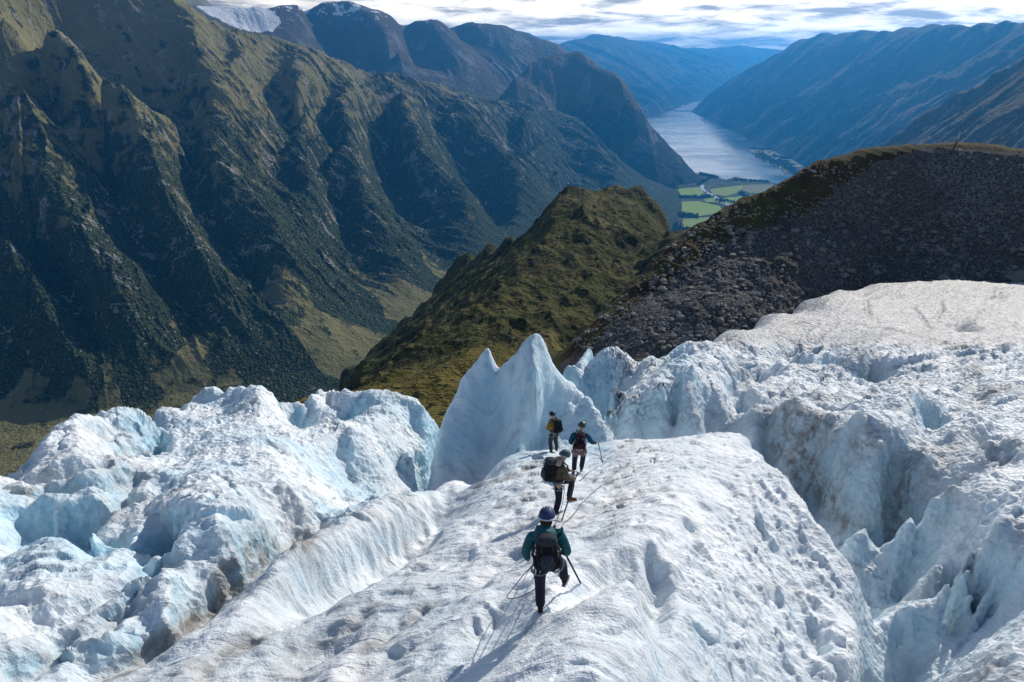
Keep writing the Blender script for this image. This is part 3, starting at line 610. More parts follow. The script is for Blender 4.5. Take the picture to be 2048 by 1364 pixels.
# ------------------------------------------------------------------ near hills
def build_knoll():
    fb = lambda x, y: -92.0 - 0.0 * x
    W = Relief(fb, c=8, tmin=20, K=500)
    cliff = [(25, -25), (90, -150), (260, -420), (600, -780)]
    W.rline([(300, 1100, 120), (420, 960, 150), (560, 850, 180), (620, 805, 195)], 30, cliff)
    W.rline([(1062, 452, 470), (1100, 418, 520), (1160, 384, 550), (1220, 370, 565), (1282, 374, 565), (1312, 400, 550), (1342, 445, 520), (1354, 482, 490), (1420, 500, 470), (1600, 470, 470)], 20, cliff)
    W.rline([(1150, 400, 540), (1220, 385, 545), (1275, 390, 545), (1320, 440, 505), (1335, 480, 465)], 20)
    spine = [(1075, 455, 432), (1062, 500, 375), (1035, 535, 342), (1000, 570, 316), (950, 612, 288), (890, 655, 262), (830, 700, 238), (765, 748, 216), (700, 790, 196)]
    W.rline(spine, 18)
    sp = np.array(spine, float)
    for py in range(470, 780, 18):          # steep shaded flank falling to the left of the spine
        pxs, rs = np.interp(py, sp[:, 1], sp[:, 0]), np.interp(py, sp[:, 1], sp[:, 2]); p0 = world_at(pxs, py, rs); sil = np.interp(py, [412, 462, 503, 540, 592, 682, 762], [1100, 1040, 940, 900, 850, 760, 668])
        W.gid += 1
        for px in np.arange(pxs - 14, sil - 1, -16):
            d = ray(px, py); hh = math.hypot(d[0], d[1]); r = (p0[2] - 1.7 * p0[0]) / (d[2] / hh - 1.7 * d[0] / hh); w = world_at(px, py, r); W.add(*w)
        for dr, dz in cliff: q = w * (1 + dr / np.hypot(w[0], w[1])); W.add(q[0], q[1], w[2] + dz, 1)
    W.rline([(1290, 430, 460), (1285, 470, 415), (1270, 520, 368), (1230, 590, 310), (1180, 650, 265), (1130, 690, 240)], 30)
    W.rline([(1230, 480, 400), (1200, 560, 325), (1140, 620, 275), (1080, 660, 245), (1020, 690, 225)], 30)
    W.rline([(1150, 560, 330), (1080, 600, 290), (1000, 640, 255), (930, 690, 232), (860, 740, 208)], 30)
    W.rline([(1120, 690, 222), (1060, 695, 205), (1000, 690, 200), (960, 690, 196), (920, 700, 190), (860, 725, 184), (800, 750, 178), (750, 768, 172)], 25)  # ochre tongue crest
    W.rline([(1100, 740, 170), (1000, 760, 160), (940, 780, 150), (870, 830, 130), (800, 800, 150)], 30)
    W.rline([(300, 1364, 60), (900, 1100, 62), (1100, 1000, 70), (1500, 900, 80), (2000, 900, 80)], 60)
    W.bake(g=6)
    def z(x, y):
        b = fb(x, y) + 0 * x; h = W.h(x, y, b); r = np.hypot(x, y)
        a = smooth(90, 260, r); v = (x + 0.55 * y); u = (y - 0.55 * x)
        n = 4.6 * (ridged(u / 44 + 0.5 * perlin(x / 60, y / 60, 2), v / 150, 3, 71) - 0.45) + 3.4 * (ridged(x / 22 + 0.4 * perlin(x / 30, y / 30, 4), y / 40, 3, 75) - 0.4) + 2.6 * fbm(x / 9, y / 12, 4, 79)
        return np.minimum(b + h + n * a, np.interp(r, [0, 110, 160, 240], [-70, -62, -55, 200]))
    def attrs(X, Y, Z):
        n = fbm(X / 22, Y / 22, 4, 81); lo = smooth(225, 170, np.hypot(X, Y))
        return {'veg': 0.5 + 0.9 * n, 'lo': lo}
    M = Mat('knoll_heath', 0.95, 0.05)
    n1 = M.noise(0.05, 5, 0.65); n2 = M.noise(0.28, 4, 0.65); n3 = M.noise(0.02, 4, 0.6)
    c = M.mix(M.rng(n1, 0.38, 0.62), (0.028, 0.030, 0.013), (0.13, 0.115, 0.045))
    c = M.mix(M.rng(n3, 0.42, 0.62), c, (0.075, 0.080, 0.026))
    c = M.mix(M.math('MULTIPLY', M.attr('lo'), 0.8), c, M.mix(M.rng(n2, 0.4, 0.6), (0.10, 0.075, 0.02), (0.20, 0.17, 0.045)))
    c = M.mix(M.rng(n2, 0.50, 0.62), c, (0.014, 0.020, 0.010))
    c = M.mix(M.rng(M.noise(0.5, 3, 0.7), 0.68, 0.74), c, (0.22, 0.20, 0.17))
    M.color(c); M.bump(M.math('ADD', M.math('MULTIPLY', n2, 1.0), M.math('MULTIPLY', n1, 2.0)), 3.2)
    terrain('green_knoll', z, -600, 2500, 50, 1700, 1500, 700, M.m, attrs, wr=120, back=0.2)

MOR = None
def build_moraine():
    global MOR
    fb = lambda x, y: -42.0 - 0.0 * x
    W = Relief(fb, c=8, tmin=20, K=500)
    drop = [(12, -6), (60, -55), (200, -300)]
    W.rline([(1095, 726, 108), (1130, 700, 112), (1190, 640, 119), (1250, 580, 127), (1300, 530, 133), (1350, 482, 138), (1400, 446, 142), (1480, 405, 146), (1560, 366, 150), (1640, 320, 156), (1720, 297, 163), (1850, 286, 172), (1920, 283, 175), (2000, 288, 175), (2048, 296, 175), (2200, 320, 172), (2500, 400, 165)], 30, drop)
    W.rline([(1250, 720, 90), (1330, 705, 92), (1400, 682, 97), (1470, 650, 108), (1560, 612, 121), (1660, 582, 134), (1750, 570, 143), (1850, 567, 147), (1950, 567, 148), (2048, 572, 147), (2300, 600, 138)], 30)
    W.rline([(1170, 690, 104), (1230, 640, 112), (1300, 590, 119), (1370, 560, 123), (1440, 500, 133), (1520, 470, 138), (1580, 472, 138), (1640, 500, 138), (1700, 520, 139), (1735, 560, 141)], 25)   # lower rubble ridge
    W.rline([(1560, 440, 145), (1640, 400, 150), (1760, 385, 158)], 30)
    W.rline([(1640, 470, 145), (1720, 470, 149), (1780, 520, 150)], 30)
    W.rline([(1800, 470, 156), (1920, 470, 157), (2048, 470, 157)], 40)
    W.rline([(1000, 1000, 40), (1500, 900, 50), (2000, 900, 50), (2400, 1000, 50)], 60)
    W.bake(g=6); MOR = W
    def z(x, y):
        h = W.h(x, y, fb(x, y) + 0 * x); r = np.hypot(x, y)
        a = smooth(75, 135, r)
        n = 1.9 * fbm(x / 16, y / 16, 4, 91) + 1.1 * (ridged(x / 9, y / 9, 3, 95) - 0.4) + 0.5 * fbm(x / 2.2, y / 2.2, 3, 97)
        n = n * smooth(0.0, 0.5, 0.5 + fbm(x / 60, y / 60, 2, 99)) * 1.0
        low = -8.0 * smooth(118, 85, r)
        return -42 + h + n * a * (0.35 + 0.65 * smooth(1800, 1550, proj(x, y, -42 + h)[0])) + low
    M = Mat('moraine_rubble', 0.9, 0.15)
    v = M.vor(3.4, out='Color'); vd = M.vor(3.4); v2 = M.vor(1.3); v2c = M.vor(1.3, out='Color'); n = M.noise(0.05, 4, 0.6); veg = M.attr('veg')
    rgb = M.N.new('ShaderNodeSeparateColor'); M.L.new(v, rgb.inputs[0]); rgb2 = M.N.new('ShaderNodeSeparateColor'); M.L.new(v2c, rgb2.inputs[0])
    c = M.mix(M.rng(rgb.outputs[0], 0.2, 1.0), (0.060, 0.062, 0.066), (0.19, 0.19, 0.192))
    c = M.mix(M.rng(rgb.outputs[1], 0.93, 0.96), c, (0.30, 0.28, 0.26)); c = M.mix(M.rng(rgb2.outputs[1], 0.955, 0.975), c, (0.22, 0.205, 0.19))
    c = M.mix(M.math('MULTIPLY', M.rng(M.noise(0.03, 5, 0.65, M.pos((2.2, 0.8, 1), (0, 0, R(20)))), 0.35, 0.65), 0.75), c, (0.085, 0.075, 0.064))
    c = M.mix(M.rng(M.math('ADD', veg, M.math('MULTIPLY', M.math('SUBTRACT', M.noise(0.35, 4, 0.65), 0.5), 1.6)), 0.5, 0.7), c, M.mix(M.rng(M.noise(0.12, 4), 0.4, 0.6), (0.055, 0.034, 0.014), (0.075, 0.070, 0.022)))
    M.color(c)
    hh = M.math('ADD', M.math('MULTIPLY', M.math('SUBTRACT', 1.0, vd), 1.0), M.math('MULTIPLY', M.math('SUBTRACT', 1.0, v2), 0.4)); M.bump(hh, 0.5)
    def attrs(X, Y, Z):
        u, v = proj(X, Y, Z)
        crest = np.interp(u, [1100, 1190, 1300, 1400, 1560, 1720, 1850, 2100], [722, 640, 530, 446, 366, 297, 286, 300])
        w = np.interp(u, [1100, 1350, 1500, 1640, 1750, 1850], [30, 75, 90, 95, 40, 10])
        return {'veg': smooth(w * 1.3, w * 0.5, v - crest) * 0.95}
    terrain('moraine', z, 1020, 2600, 75, 460, 1100, 620, M.m, attrs, wr=150)
    # loose stones
    sm = Mat('loose_stone', 0.85, 0.2); sm.color(sm.mix(sm.noise(0.13, 2), (0.07, 0.065, 0.06), (0.30, 0.28, 0.26)))
    V, Fc = [], []
    bm = bmesh.new(); bmesh.ops.create_icosphere(bm, subdivisions=1, radius=1); bv = np.array([v.co[:] for v in bm.verts]); bf = [[v.index for v in f.verts] for f in bm.faces]; bm.free()
    n = 0
    for i in range(9000):
        u = random.uniform(1110, 2090); v = random.uniform(300, 700)
        r = None
        # point on the surface by marching
        d = ray(u, v); t = np.geomspace(70, 300, 60); X, Y = d[0] * t, d[1] * t; g = d[2] * t - z(X, Y); k = int(np.argmax(g < 0))
        if k == 0 or g[k] >= 0: continue
        tt = t[k - 1] + (t[k] - t[k - 1]) * g[k - 1] / (g[k - 1] - g[k]); P = d * tt
        s = (0.13 if u > 1500 else 0.18) * random.paretovariate(2.3); s = min(s, 0.38 if v < 450 else 0.75)
        c = bv * (1 + rng.uniform(-0.28, 0.28, (len(bv), 1))) * s * np.array([random.uniform(.8, 1.4), random.uniform(.7, 1.2), random.uniform(.5, .9)])
        a = random.uniform(0, 6.28); c = c @ np.array([[math.cos(a), math.sin(a), 0], [-math.sin(a), math.cos(a), 0], [0, 0, 1]]) + P
        V += [tuple(q) for q in c]; Fc += [[q + n for q in f] for f in bf]; n += len(bv)
    o = simple_mesh('rubble', V, Fc, sm.m); tag(o, 'grey stones and boulders strewn over the dark moraine', 'rubble', kind='stuff')
    bo = Mat('pale_boulder', 0.85, 0.2); bo.color(bo.mix(bo.noise(0.9, 4, 0.7), (0.16, 0.15, 0.14), (0.36, 0.34, 0.32))); bo.bump(bo.noise(2.5, 4, 0.7), 0.15)
    for u, v, r, s, lab in [(1827, 552, 149, 0.85, 'pale boulder at the foot of the moraine, leftmost of three by the ice edge'), (1888, 556, 149, 1.1, 'largest pale boulder at the foot of the moraine, middle of three by the ice edge'),
                         (1926, 558, 149, 0.7, 'small pale boulder at the foot of the moraine, rightmost of three by the ice edge'), (2036, 556, 149, 2.0, 'big dark brown boulder at the right end of the ice edge')]:
        bm = bmesh.new(); bmesh.ops.create_icosphere(bm, subdivisions=3, radius=s)
        for vv in bm.verts:
            p = vv.co; f = 1 + 0.22 * math.sin(3.1 * p.x / s + u) * math.cos(2.7 * p.y / s) + 0.10 * math.sin(7 * p.z / s + 5 * p.x / s); vv.co = p * f; vv.co.z *= 0.62
        me = bpy.data.meshes.new('boulder'); bm.to_mesh(me); bm.free(); me.materials.append(bo.m if s < 1.5 else sm.m)
        o = bpy.data.objects.new('boulder', me); COL.objects.link(o); P = world_at(u, v, r); o.location = P; tag(o, lab, 'boulder', 'boulders at the foot of the moraine')
    return z

# ------------------------------------------------------------------ glacier
def ice_base(x, y):
    yy = np.clip(y, -20, 400)
    return np.interp(yy, [-20, 0, 10, 20, 30, 38, 47, 60, 80, 100, 125, 160, 400], [4.5, -4.3, -8.7, -13.1, -17.5, -20.6, -23.6, -27.2, -31.6, -35.2, -39.2, -42.5, -60])
GROOVES = [  # px, py pairs, width m, depth m, dirt
    ([(172, 858), (235, 850), (300, 862)], .22, .30, .3), ([(150, 905), (220, 895), (300, 897)], .22, .35, .4), ([(60, 975), (150, 960), (225, 945), (292, 948)], .2, .4, .5), ([(0, 960), (80, 945), (160, 930), (230, 922)], .2, .25, .3),
    ([(306, 838), (308, 870), (300, 905)], .25, .6, .3), ([(210, 1012), (240, 970), (262, 930)], .2, .4, .4), ([(70, 1290), (120, 1260), (200, 1225), (280, 1190)], .12, .25, .5), ([(0, 1340), (60, 1310), (130, 1285)], .12, .2, .4), ([(175, 1275), (195, 1240), (235, 1205)], .12, .25, .4),
    ([(60, 1010), (62, 1060), (50, 1080)], .35, .8, 0), ([(165, 990), (150, 1040), (120, 1070)], .4, .9, 0), ([(165, 1105), (210, 1060), (215, 1100)], .4, .9, 0), ([(300, 1110), (335, 1060), (350, 1020)], .45, 1.0, 0),
    ([(440, 1180), (520, 1140), (570, 1105), (620, 1072)], .15, .2, .9), ([(250, 1340), (330, 1280), (400, 1228), (470, 1180)], .14, .2, .8), ([(270, 1160), (320, 1130), (345, 1135)], .15, .3, .5),
    ([(575, 770), (580, 820), (590, 855)], .6, 1.6, 0), ([(560, 800), (600, 840), (660, 850)], .35, .8, 0),
    ([(900, 1200), (945, 1170), (1000, 1125), (1060, 1090)], .20, .38, .25), ([(830, 1140), (880, 1115), (960, 1105)], .25, .3, .2), ([(960, 1075), (1040, 1050), (1070, 1045)], .12, .15, .3), ([(920, 985), (1010, 955), (1090, 920)], .10, .15, .6),
    ([(1130, 1040), (1200, 1010), (1280, 985), (1340, 978)], .12, .18, .5), ([(1110, 1065), (1180, 1030), (1240, 1018)], .10, .14, .4), ([(980, 1020), (1060, 995), (1090, 985)], .12, .18, .3),
    ([(740, 1290), (800, 1250), (860, 1210)], .10, .16, .6), ([(600, 1300), (680, 1260), (740, 1210)], .12, .18, .7), ([(380, 1364), (450, 1310), (520, 1270)], .13, .2, .7), ([(930, 1270), (960, 1240), (990, 1215)], .12, .2, .2),
    ([(560, 1340), (640, 1290), (720, 1270)], .2, .28, .3), ([(700, 1364), (740, 1330), (800, 1290)], .18, .22, .2), 
    ([(1380, 1040), (1388, 1080), (1400, 1110)], .14, .35, 0), ([(1515, 1040), (1530, 1080), (1560, 1100)], .14, .3, 0), ([(1310, 1120), (1318, 1180), (1300, 1240)], .2, .45, 0), ([(1630, 1240), (1640, 1290), (1670, 1310)], .2, .4, 0), ([(1400, 1250), (1412, 1290), (1425, 1310)], .15, .3, 0), ([(1460, 960), (1475, 1000), (1490, 1030)], .1, .2, .1),
    ([(1640, 850), (1650, 900), (1640, 940)], .4, .7, .4), ([(1765, 1040), (1790, 990), (1830, 950)], .35, .7, .2), ([(1900, 1010), (1930, 960), (1990, 930)], .3, .5, .3),
    ([(1550, 850), (1600, 885), (1650, 900)], .3, .4, .4), ([(1700, 905), (1740, 880), (1760, 850)], .3, .5, .5), ([(1948, 740), (1950, 780), (1955, 810)], .5, 1.2, .4), ([(1870, 800), (1850, 850), (1800, 900)], .5, .8, .1),
    ([(1560, 640), (1600, 620), (1700, 605)], .3, .2, .9), ([(1820, 610), (1850, 640), (1860, 660)], .25, .4, .3), ([(1730, 600), (1735, 625), (1735, 640)], .3, .4, .7), ([(1880, 600), (1884, 620), (1870, 640)], .2, .3, .7),
    ([(1990, 600), (1995, 580), (2048, 576)], .5, .5, .9), ([(1500, 660), (1600, 650), (1760, 655), (1900, 690)], .3, .25, .5), ([(1620, 590), (1680, 580), (1760, 577)], .5, .4, .8),
    ([(960, 770), (975, 860), (962, 940), (930, 980)], .5, 1.2, 0), ([(1180, 1010), (1140, 1030), (1090, 1062)], .08, .12, .3),
]
ICE = None
def build_glacier():
    global ICE
    W = Relief(ice_base, c=5, tmin=3.0, K=650)
    for r in (2.0, 3.0, 4.5):
        for a in range(-80, 85, 10): W.add(r * math.sin(R(a)), r * math.cos(R(a)), float(ice_base(0, r * math.cos(R(a)))) - .6 - 0.035 * abs(a))
    W.mono = True; L = lambda *p, s=30: W.line(list(p), s)
    # --- walked ridge
    W.w = 1.5
    L((1060, 1364, .15), (1085, 1232, 0), (1110, 1130, .05), (1125, 1030, 0), (1160, 950, 0), (1180, 915, .05))
    W.sky([(850, 992, -1.0), (900, 962, -.7), (950, 936, -.35), (1000, 920, -.15), (1050, 907, -.05), (1100, 902, .0), (1150, 893, .05), (1200, 886, .1), (1282, 879, .15), (1295, 889, 0), (1360, 880, .15), (1440, 870, .25), (1490, 873, .25)], [(.8, -.9), (2.5, -3.6), (5, -5.5)], 22)
    L((1490, 880, .22), (1440, 915, .2), (1400, 960, .1), (1350, 1030, .1), (1310, 1090, .05), (1270, 1130, -.1))
    L((1250, 960, .05), (1200, 1040, -.05), (1180, 1100, -.1))
    W.sky([(1500, 878, .1), (1530, 915, -.4), (1565, 965, -1.0), (1600, 1012, -1.5), (1640, 1062, -2.0), (1680, 1115, -2.5), (1712, 1160, -2.9), (1738, 1228, -3.6), (1735, 1300, -4.1), (1725, 1364, -4.5), (1700, 1500, -5)], [(.5, -1.0), (1.2, -2.6)], 24)
    L((1420, 1010, -.25), (1400, 1100, -.6), (1370, 1200, -.9), (1340, 1300, -1.0), (1320, 1400, -1.1))
    L((1500, 1000, -.7), (1520, 1100, -1.35), (1500, 1200, -1.75), (1480, 1300, -2.1), (1470, 1420, -2.4))
    L((1600, 1100, -1.9), (1630, 1200, -2.6), (1620, 1300, -3.1), (1600, 1420, -3.4))
    # front hump right of the last climber
    W.w = .5; L((1070, 1300, .08), (1110, 1238, .16), (1150, 1205, .34), (1200, 1178, .48), (1252, 1166, .52), (1274, 1180, .42), (1284, 1230, .05), (1296, 1290, -.25), (1310, 1364, -.5), s=18)
    L((1110, 1225, -.1), (1140, 1200, -.3), (1170, 1178, -.5), (1210, 1155, -.6), (1260, 1140, -.55), (1300, 1135, -.5), s=14)
    L((1120, 1190, 0), (1150, 1163, .02), (1200, 1134, .03), (1250, 1108, .05), (1300, 1090, 0), s=14); W.w = 1.5
    L((1296, 1180, -.75), (1310, 1240, -1.0), (1305, 1280, -1.0), s=18)
    L((1180, 1250, .28), (1200, 1364, .2)); L((1250, 1240, .25), (1265, 1330, -.1))
    # left flank of the walked ridge: lip, hollow, main surface
    L((890, 985, -.6), (830, 1008, -.42), (760, 1030, -.32), (690, 1060, -.32), (620, 1100, -.42), (540, 1160, -.6), (470, 1215, -.8), (390, 1285, -1.0), (300, 1364, -1.15), s=18)
    L((892, 1018, -.95), (865, 1055, -1.4), (805, 1100, -1.65), (740, 1133, -1.7), (670, 1168, -1.65), (605, 1200, -1.4), (545, 1240, -1.2), s=18)
    L((850, 1030, -.75), (790, 1055, -.85), (720, 1085, -.9), (650, 1120, -.9), s=18)
    L((905, 1040, -.4), (855, 1100, -.68), (785, 1148, -.8), (705, 1190, -.9), (620, 1240, -.98), (520, 1290, -1.08), (420, 1364, -1.2), s=20)
    L((980, 1000, -.3), (960, 1080, -.4), (900, 1160, -.6), (820, 1240, -.75), (740, 1320, -.9), (700, 1420, -1.0))
    L((1040, 1080, -.15), (1000, 1180, -.3), (960, 1230, -.3), (880, 1330, -.55))
    L((925, 1285, -.75), (955, 1265, -.75), (990, 1255, -.7), s=15); L((930, 1300, -.45), (975, 1290, -.45), (1005, 1275, -.4), s=15)
    L((690, 1270, -.95), (640, 1310, -1.25), (600, 1350, -1.3), s=18); L((700, 1300, -.95), (660, 1345, -.95))
    # trough beyond the lip
    L((820, 985, -1.9), (760, 1003, -1.6), (700, 1022, -1.4), (640, 1055, -1.15), (560, 1108, -1.1), (460, 1186, -1.2), (360, 1258, -1.25), (250, 1320, -1.3), (150, 1400, -1.4), s=25)
    L((850, 975, -3.4), (800, 965, -3.0))
    # --- left ice
    W.w = 2
    bl = [(1.5, -1.8), (5, -9), (12, -26), (30, -60)]
    W.sky([(-300, 1040, .5), (-100, 980, .5), (0, 945, .6), (58, 920, .8), (85, 885, 1.2), (112, 860, 1.6), (150, 836, 1.9), (190, 822, 2.0), (240, 815, 2.0), (285, 820, 1.9), (305, 833, 1.2), (330, 838, .4), (355, 812, 1.6), (385, 785, 2.2), (420, 771, 2.5), (480, 767, 2.6), (545, 767, 2.6), (560, 790, 2.1), (575, 806, 1.2), (598, 796, 1.6), (640, 772, 2.0), (690, 774, 2.0), (740, 781, 1.9), (800, 785, 1.8), (832, 797, 1.5), (848, 818, 1.0), (870, 834, .5), (880, 850, 0)], bl, 20); W.w = 2
    L0 = L; L = lambda *p, s=30: W.line([(a, b, -.05 + (h + .05) * .72) for a, b, h in p], s)
    L((312, 850, .5), (318, 890, .4), (310, 925, .2)); L((395, 800, .6), (410, 822, .3), (430, 812, .7), s=14); L((365, 830, .9), (400, 848, 1.1), (450, 830, 1.5), (470, 800, 2.1))
    L((560, 815, .8), (575, 850, -.2), (590, 855, -.3), s=15); L((600, 850, .2), (640, 860, .3), (620, 835, .5), s=15)
    L((660, 830, .1), (700, 850, .2)); L((650, 880, 1.0), (700, 870, 1.1), (760, 850, .9), (830, 840, .6)); L((680, 925, -.4), (760, 900, -.6), (840, 870, -.6), (870, 860, -.8))
    L((760, 935, -1.0), (700, 960, -1.4), (690, 1000, -1.7)); L((880, 870, -1.6), (850, 920, -2.4), (830, 950, -2.8)); L((730, 905, .2), (790, 900, -.2), (850, 880, -.6))
    L((500, 830, 1.8), (520, 880, 1.3), (560, 900, 1.1), (620, 880, 1.0)); L((430, 880, 1.4), (380, 900, 1.1), (330, 930, .7)); L((540, 900, 1.2), (560, 950, .8), (600, 990, .2), (640, 1030, -.6), (620, 1060, -1.0))
    L((200, 860, 1.7), (240, 920, 1.2), (200, 970, .8), (120, 990, .5), (0, 1010, .3)); L((60, 940, .6), (30, 960, .4)); L((330, 980, .2), (280, 1000, .1), (240, 1030, 0))
    L((60, 1015, -.1), (60, 1080, -.5)); L((100, 1000, .4), (90, 1060, .2), (70, 1095, 0)); L((190, 1000, .4), (180, 1060, .3)); L((150, 1060, -.5), (130, 1085, -.6))
    L((355, 1010, .6), (400, 1000, .9), (450, 1020, .6), (470, 1100, -.3), (440, 1150, -.9)); L((290, 1110, -.9), (330, 1115, -.95), (345, 1060, -.5), s=14); L((170, 1108, -1.0), (215, 1112, -1.1), (250, 1080, -.6), s=14); L((250, 1040, .3), (235, 1090, -.1))
    L((370, 1020, .45), (360, 1100, -.3), (340, 1150, -.6)); L((120, 1120, -.3), (180, 1135, -.35), (260, 1130, -.5), (340, 1130, -.7)); L((80, 1150, -.3), (60, 1240, -.7), (20, 1300, -.9)); L((330, 1150, -.5), (345, 1220, -1.0), (340, 1250, -1.1), s=20)
    L((200, 1180, -.7), (180, 1260, -1.1)); L((0, 1130, -.6), (-100, 1200, -.8)); L((0, 1364, -1.4), (100, 1330, -1.5)); L((520, 960, .6), (520, 1040, .1), (500, 1110, -.9)); L((-300, 1400, -1.2), (-300, 1200, -1))
    L = L0
    # --- twin spire
    sb = [(.7, -2.2), (2.0, -6), (5, -9), (12, -22), (30, -60), (90, -150)]; W.w = .3
    W.rline([(850, 988, 24.5), (868, 930, 26.4), (885, 860, 28.0), (905, 820, 28.5), (920, 775, 28.9), (945, 735, 29.1), (965, 707, 29.2), (978, 697, 29.2), (988, 722, 29.0), (1000, 738, 28.8), (1020, 714, 28.4), (1045, 690, 28.1), (1066, 673, 27.9), (1075, 669, 27.8), (1084, 675, 27.9), (1092, 700, 28.1), (1105, 728, 28.3), (1125, 757, 28.4), (1150, 775, 28.3), (1175, 803, 28.0), (1195, 833, 27.5), (1222, 862, 27.0), (1235, 880, 26.6)], 11, sb)
    W.rline([(1075, 676, 27.5), (1078, 720, 26.9), (1080, 770, 26.3), (1072, 810, 25.9), (1050, 845, 25.4), (1035, 880, 25.0)], 12)     # arris
    W.rline([(1000, 738, 28.5), (985, 800, 27.9), (970, 860, 27.0), (965, 925, 25.4)], 14)     # cleft between the spires
    W.rline([(978, 706, 28.8), (960, 770, 28.1), (940, 850, 26.9), (905, 930, 25.4), (880, 975, 24.4)], 16)
    W.rline([(1030, 730, 27.9), (1020, 800, 26.8), (1010, 870, 25.9), (985, 925, 24.9)], 16)
    W.rline([(1145, 790, 27.5), (1115, 795, 27.1), (1085, 830, 26.3), (1062, 860, 25.6), (1045, 890, 25.0)], 12)     # front arris above the first climber
    W.rline([(1110, 830, 26.9), (1090, 870, 25.9), (1120, 880, 25.7)], 14); W.rline([(1150, 800, 27.4), (1160, 850, 26.6), (1180, 875, 26.1)], 14)
    # --- seracs on the right of the spire
    W.w = 1.5; s2 = [(1.2, -1.5), (4, -5), (12, -14), (28, -26)]
    W.sky([(1118, 742, 1.6), (1130, 728, 2.2), (1150, 727, 2.3), (1168, 735, 1.8), (1185, 716, 2.6), (1205, 700, 3.2), (1235, 690, 3.5), (1255, 700, 3.2), (1275, 717, 2.6), (1290, 722, 2.4)], s2, 14); W.w = 1.2
    W.sky([(1292, 722, 2.6), (1312, 710, 3.0), (1345, 690, 3.5), (1378, 682, 3.7), (1415, 690, 3.6), (1450, 697, 3.4), (1470, 712, 3.0), (1488, 738, 2.4), (1500, 752, 1.8), (1525, 757, 1.2)], s2[:2], 16)
    L((1235, 700, 3.2), (1225, 750, 2.2), (1215, 800, 1.3), (1200, 830, .5)); L((1180, 730, 2.0), (1160, 770, 1.2)); L((1275, 740, 1.8), (1260, 790, .3), (1235, 830, -.6), (1230, 865, -1.2)); L((1420, 700, 3.5), (1385, 735, 3.1), (1330, 775, 2.3), (1270, 815, 1.3), (1240, 850, .3), s=22)
    L((1345, 705, 2.9), (1330, 735, 1.9), (1325, 750, 1.6), s=14); L((1440, 730, 2.9), (1455, 770, 2.0), (1400, 830, .8), (1330, 850, .1)); L((1490, 770, 1.4), (1530, 762, 1.6), (1480, 790, 1.2), (1420, 820, .9), (1370, 855, .2), (1355, 875, -.3), s=22)
    L((1230, 880, -2.0), (1290, 868, -1.6), (1350, 872, -1.8), (1480, 865, -2.2)); L((1290, 850, -.4), (1320, 858, -.6))
    L((1535, 765, 1.4), (1580, 800, 1.2), (1640, 820, .8), (1700, 850, .6)); L((1500, 830, .9), (1560, 825, 1.1), (1620, 850, .8), (1680, 890, 0), (1730, 920, -.8)); L((1480, 870, .2), (1510, 845, .6)); L((1540, 880, -.8), (1580, 920, -1.2)); L((1600, 870, .3), (1640, 900, -.8))
    L((1500, 870, -1.5), (1545, 925, -3.0), (1590, 985, -4.2), (1640, 1030, -4.9), (1700, 1070, -5.2), s=22); L((1560, 880, -1.2), (1600, 950, -2.9), (1660, 990, -3.6), (1710, 1010, -3.4))
    L((1640, 940, -2.2), (1700, 950, -1.9), (1740, 980, -2.0)); L((1660, 870, .4), (1640, 850, .7)); L((1690, 860, .8), (1740, 822, 1.5), (1790, 782, 2.1), (1830, 770, 2.2), (1865, 795, 1.7), (1890, 830, .6), (1930, 845, .2), s=20)
    L((1860, 830, .1), (1865, 870, -1.0), (1900, 880, -1.3), s=18); L((1835, 800, 1.6), (1840, 860, .6), (1845, 895, .1)); L((1850, 905, -.3), (1890, 898, -.3), (1925, 860, .5), (1945, 822, 1.2), (1965, 835, 1.1), (1985, 870, .6), (2048, 882, .4), (2200, 900, .4), s=18)
    L((1700, 930, -.6), (1760, 900, .2), (1800, 860, .8)); L((1970, 900, -1.2), (2048, 915, -1.2)); L((1700, 1000, -1.9), (1780, 962, -1.3), (1850, 918, -.8), (1905, 892, -.4), (1935, 887, -.3), (1985, 915, -.4), (2048, 930, -.4), (2250, 960, -.4), s=20)
    L((1800, 1000, -1.5), (1870, 980, -1.1), (1960, 970, -.6), (2048, 990, -.6)); L((1960, 1040, -1.0), (2048, 1040, -.8)); L((1780, 1020, -2.6), (1760, 990, -2.2))
    # pit
    L((1690, 1045, -2.6), (1730, 1042, -2.5), (1780, 1042, -2.4), (1830, 1030, -2.2), (1870, 1010, -1.7), (1905, 1005, -1.4), s=16)
    L((1745, 1080, -4.5), (1765, 1150, -6.6), (1780, 1215, -8.4), (1790, 1150, -7.2), (1800, 1080, -4.4), s=16); L((1730, 1120, -4.0), (1745, 1180, -5.2)); L((1840, 1080, -3.3), (1825, 1150, -4.5), (1805, 1205, -6.0), s=16)
    L((1740, 1232, -3.6), (1765, 1229, -3.9), (1800, 1226, -3.8), (1850, 1190, -3.2), (1900, 1145, -2.5), (1960, 1095, -1.8), (2048, 1060, -1.4), (2250, 1000, -1.2), s=16)
    L((1880, 1080, -2.8), (1870, 1130, -3.2)); L((1740, 1290, -4.9), (1790, 1290, -5.1), (1820, 1340, -5.5)); L((1745, 1364, -5.6), (1800, 1400, -5.8)); L((1850, 1240, -4.6), (1900, 1200, -3.6), (1960, 1150, -2.6), (2048, 1130, -2.0))
    L((1885, 1240, -6.0), (1905, 1290, -7.4), (1915, 1330, -8.2), s=16); L((1860, 1290, -6.5), (1850, 1364, -8), s=16); L((1930, 1230, -4.5), (1975, 1250, -4.2)); L((1930, 1364, -3.8), (1960, 1320, -3.3), (1990, 1295, -3.0), (2020, 1280, -2.9), (2060, 1270, -2.8), s=16); L((2048, 1364, -3.0), (2000, 1364, -3.1)); L((2200, 1300, -3), (2200, 1450, -3))
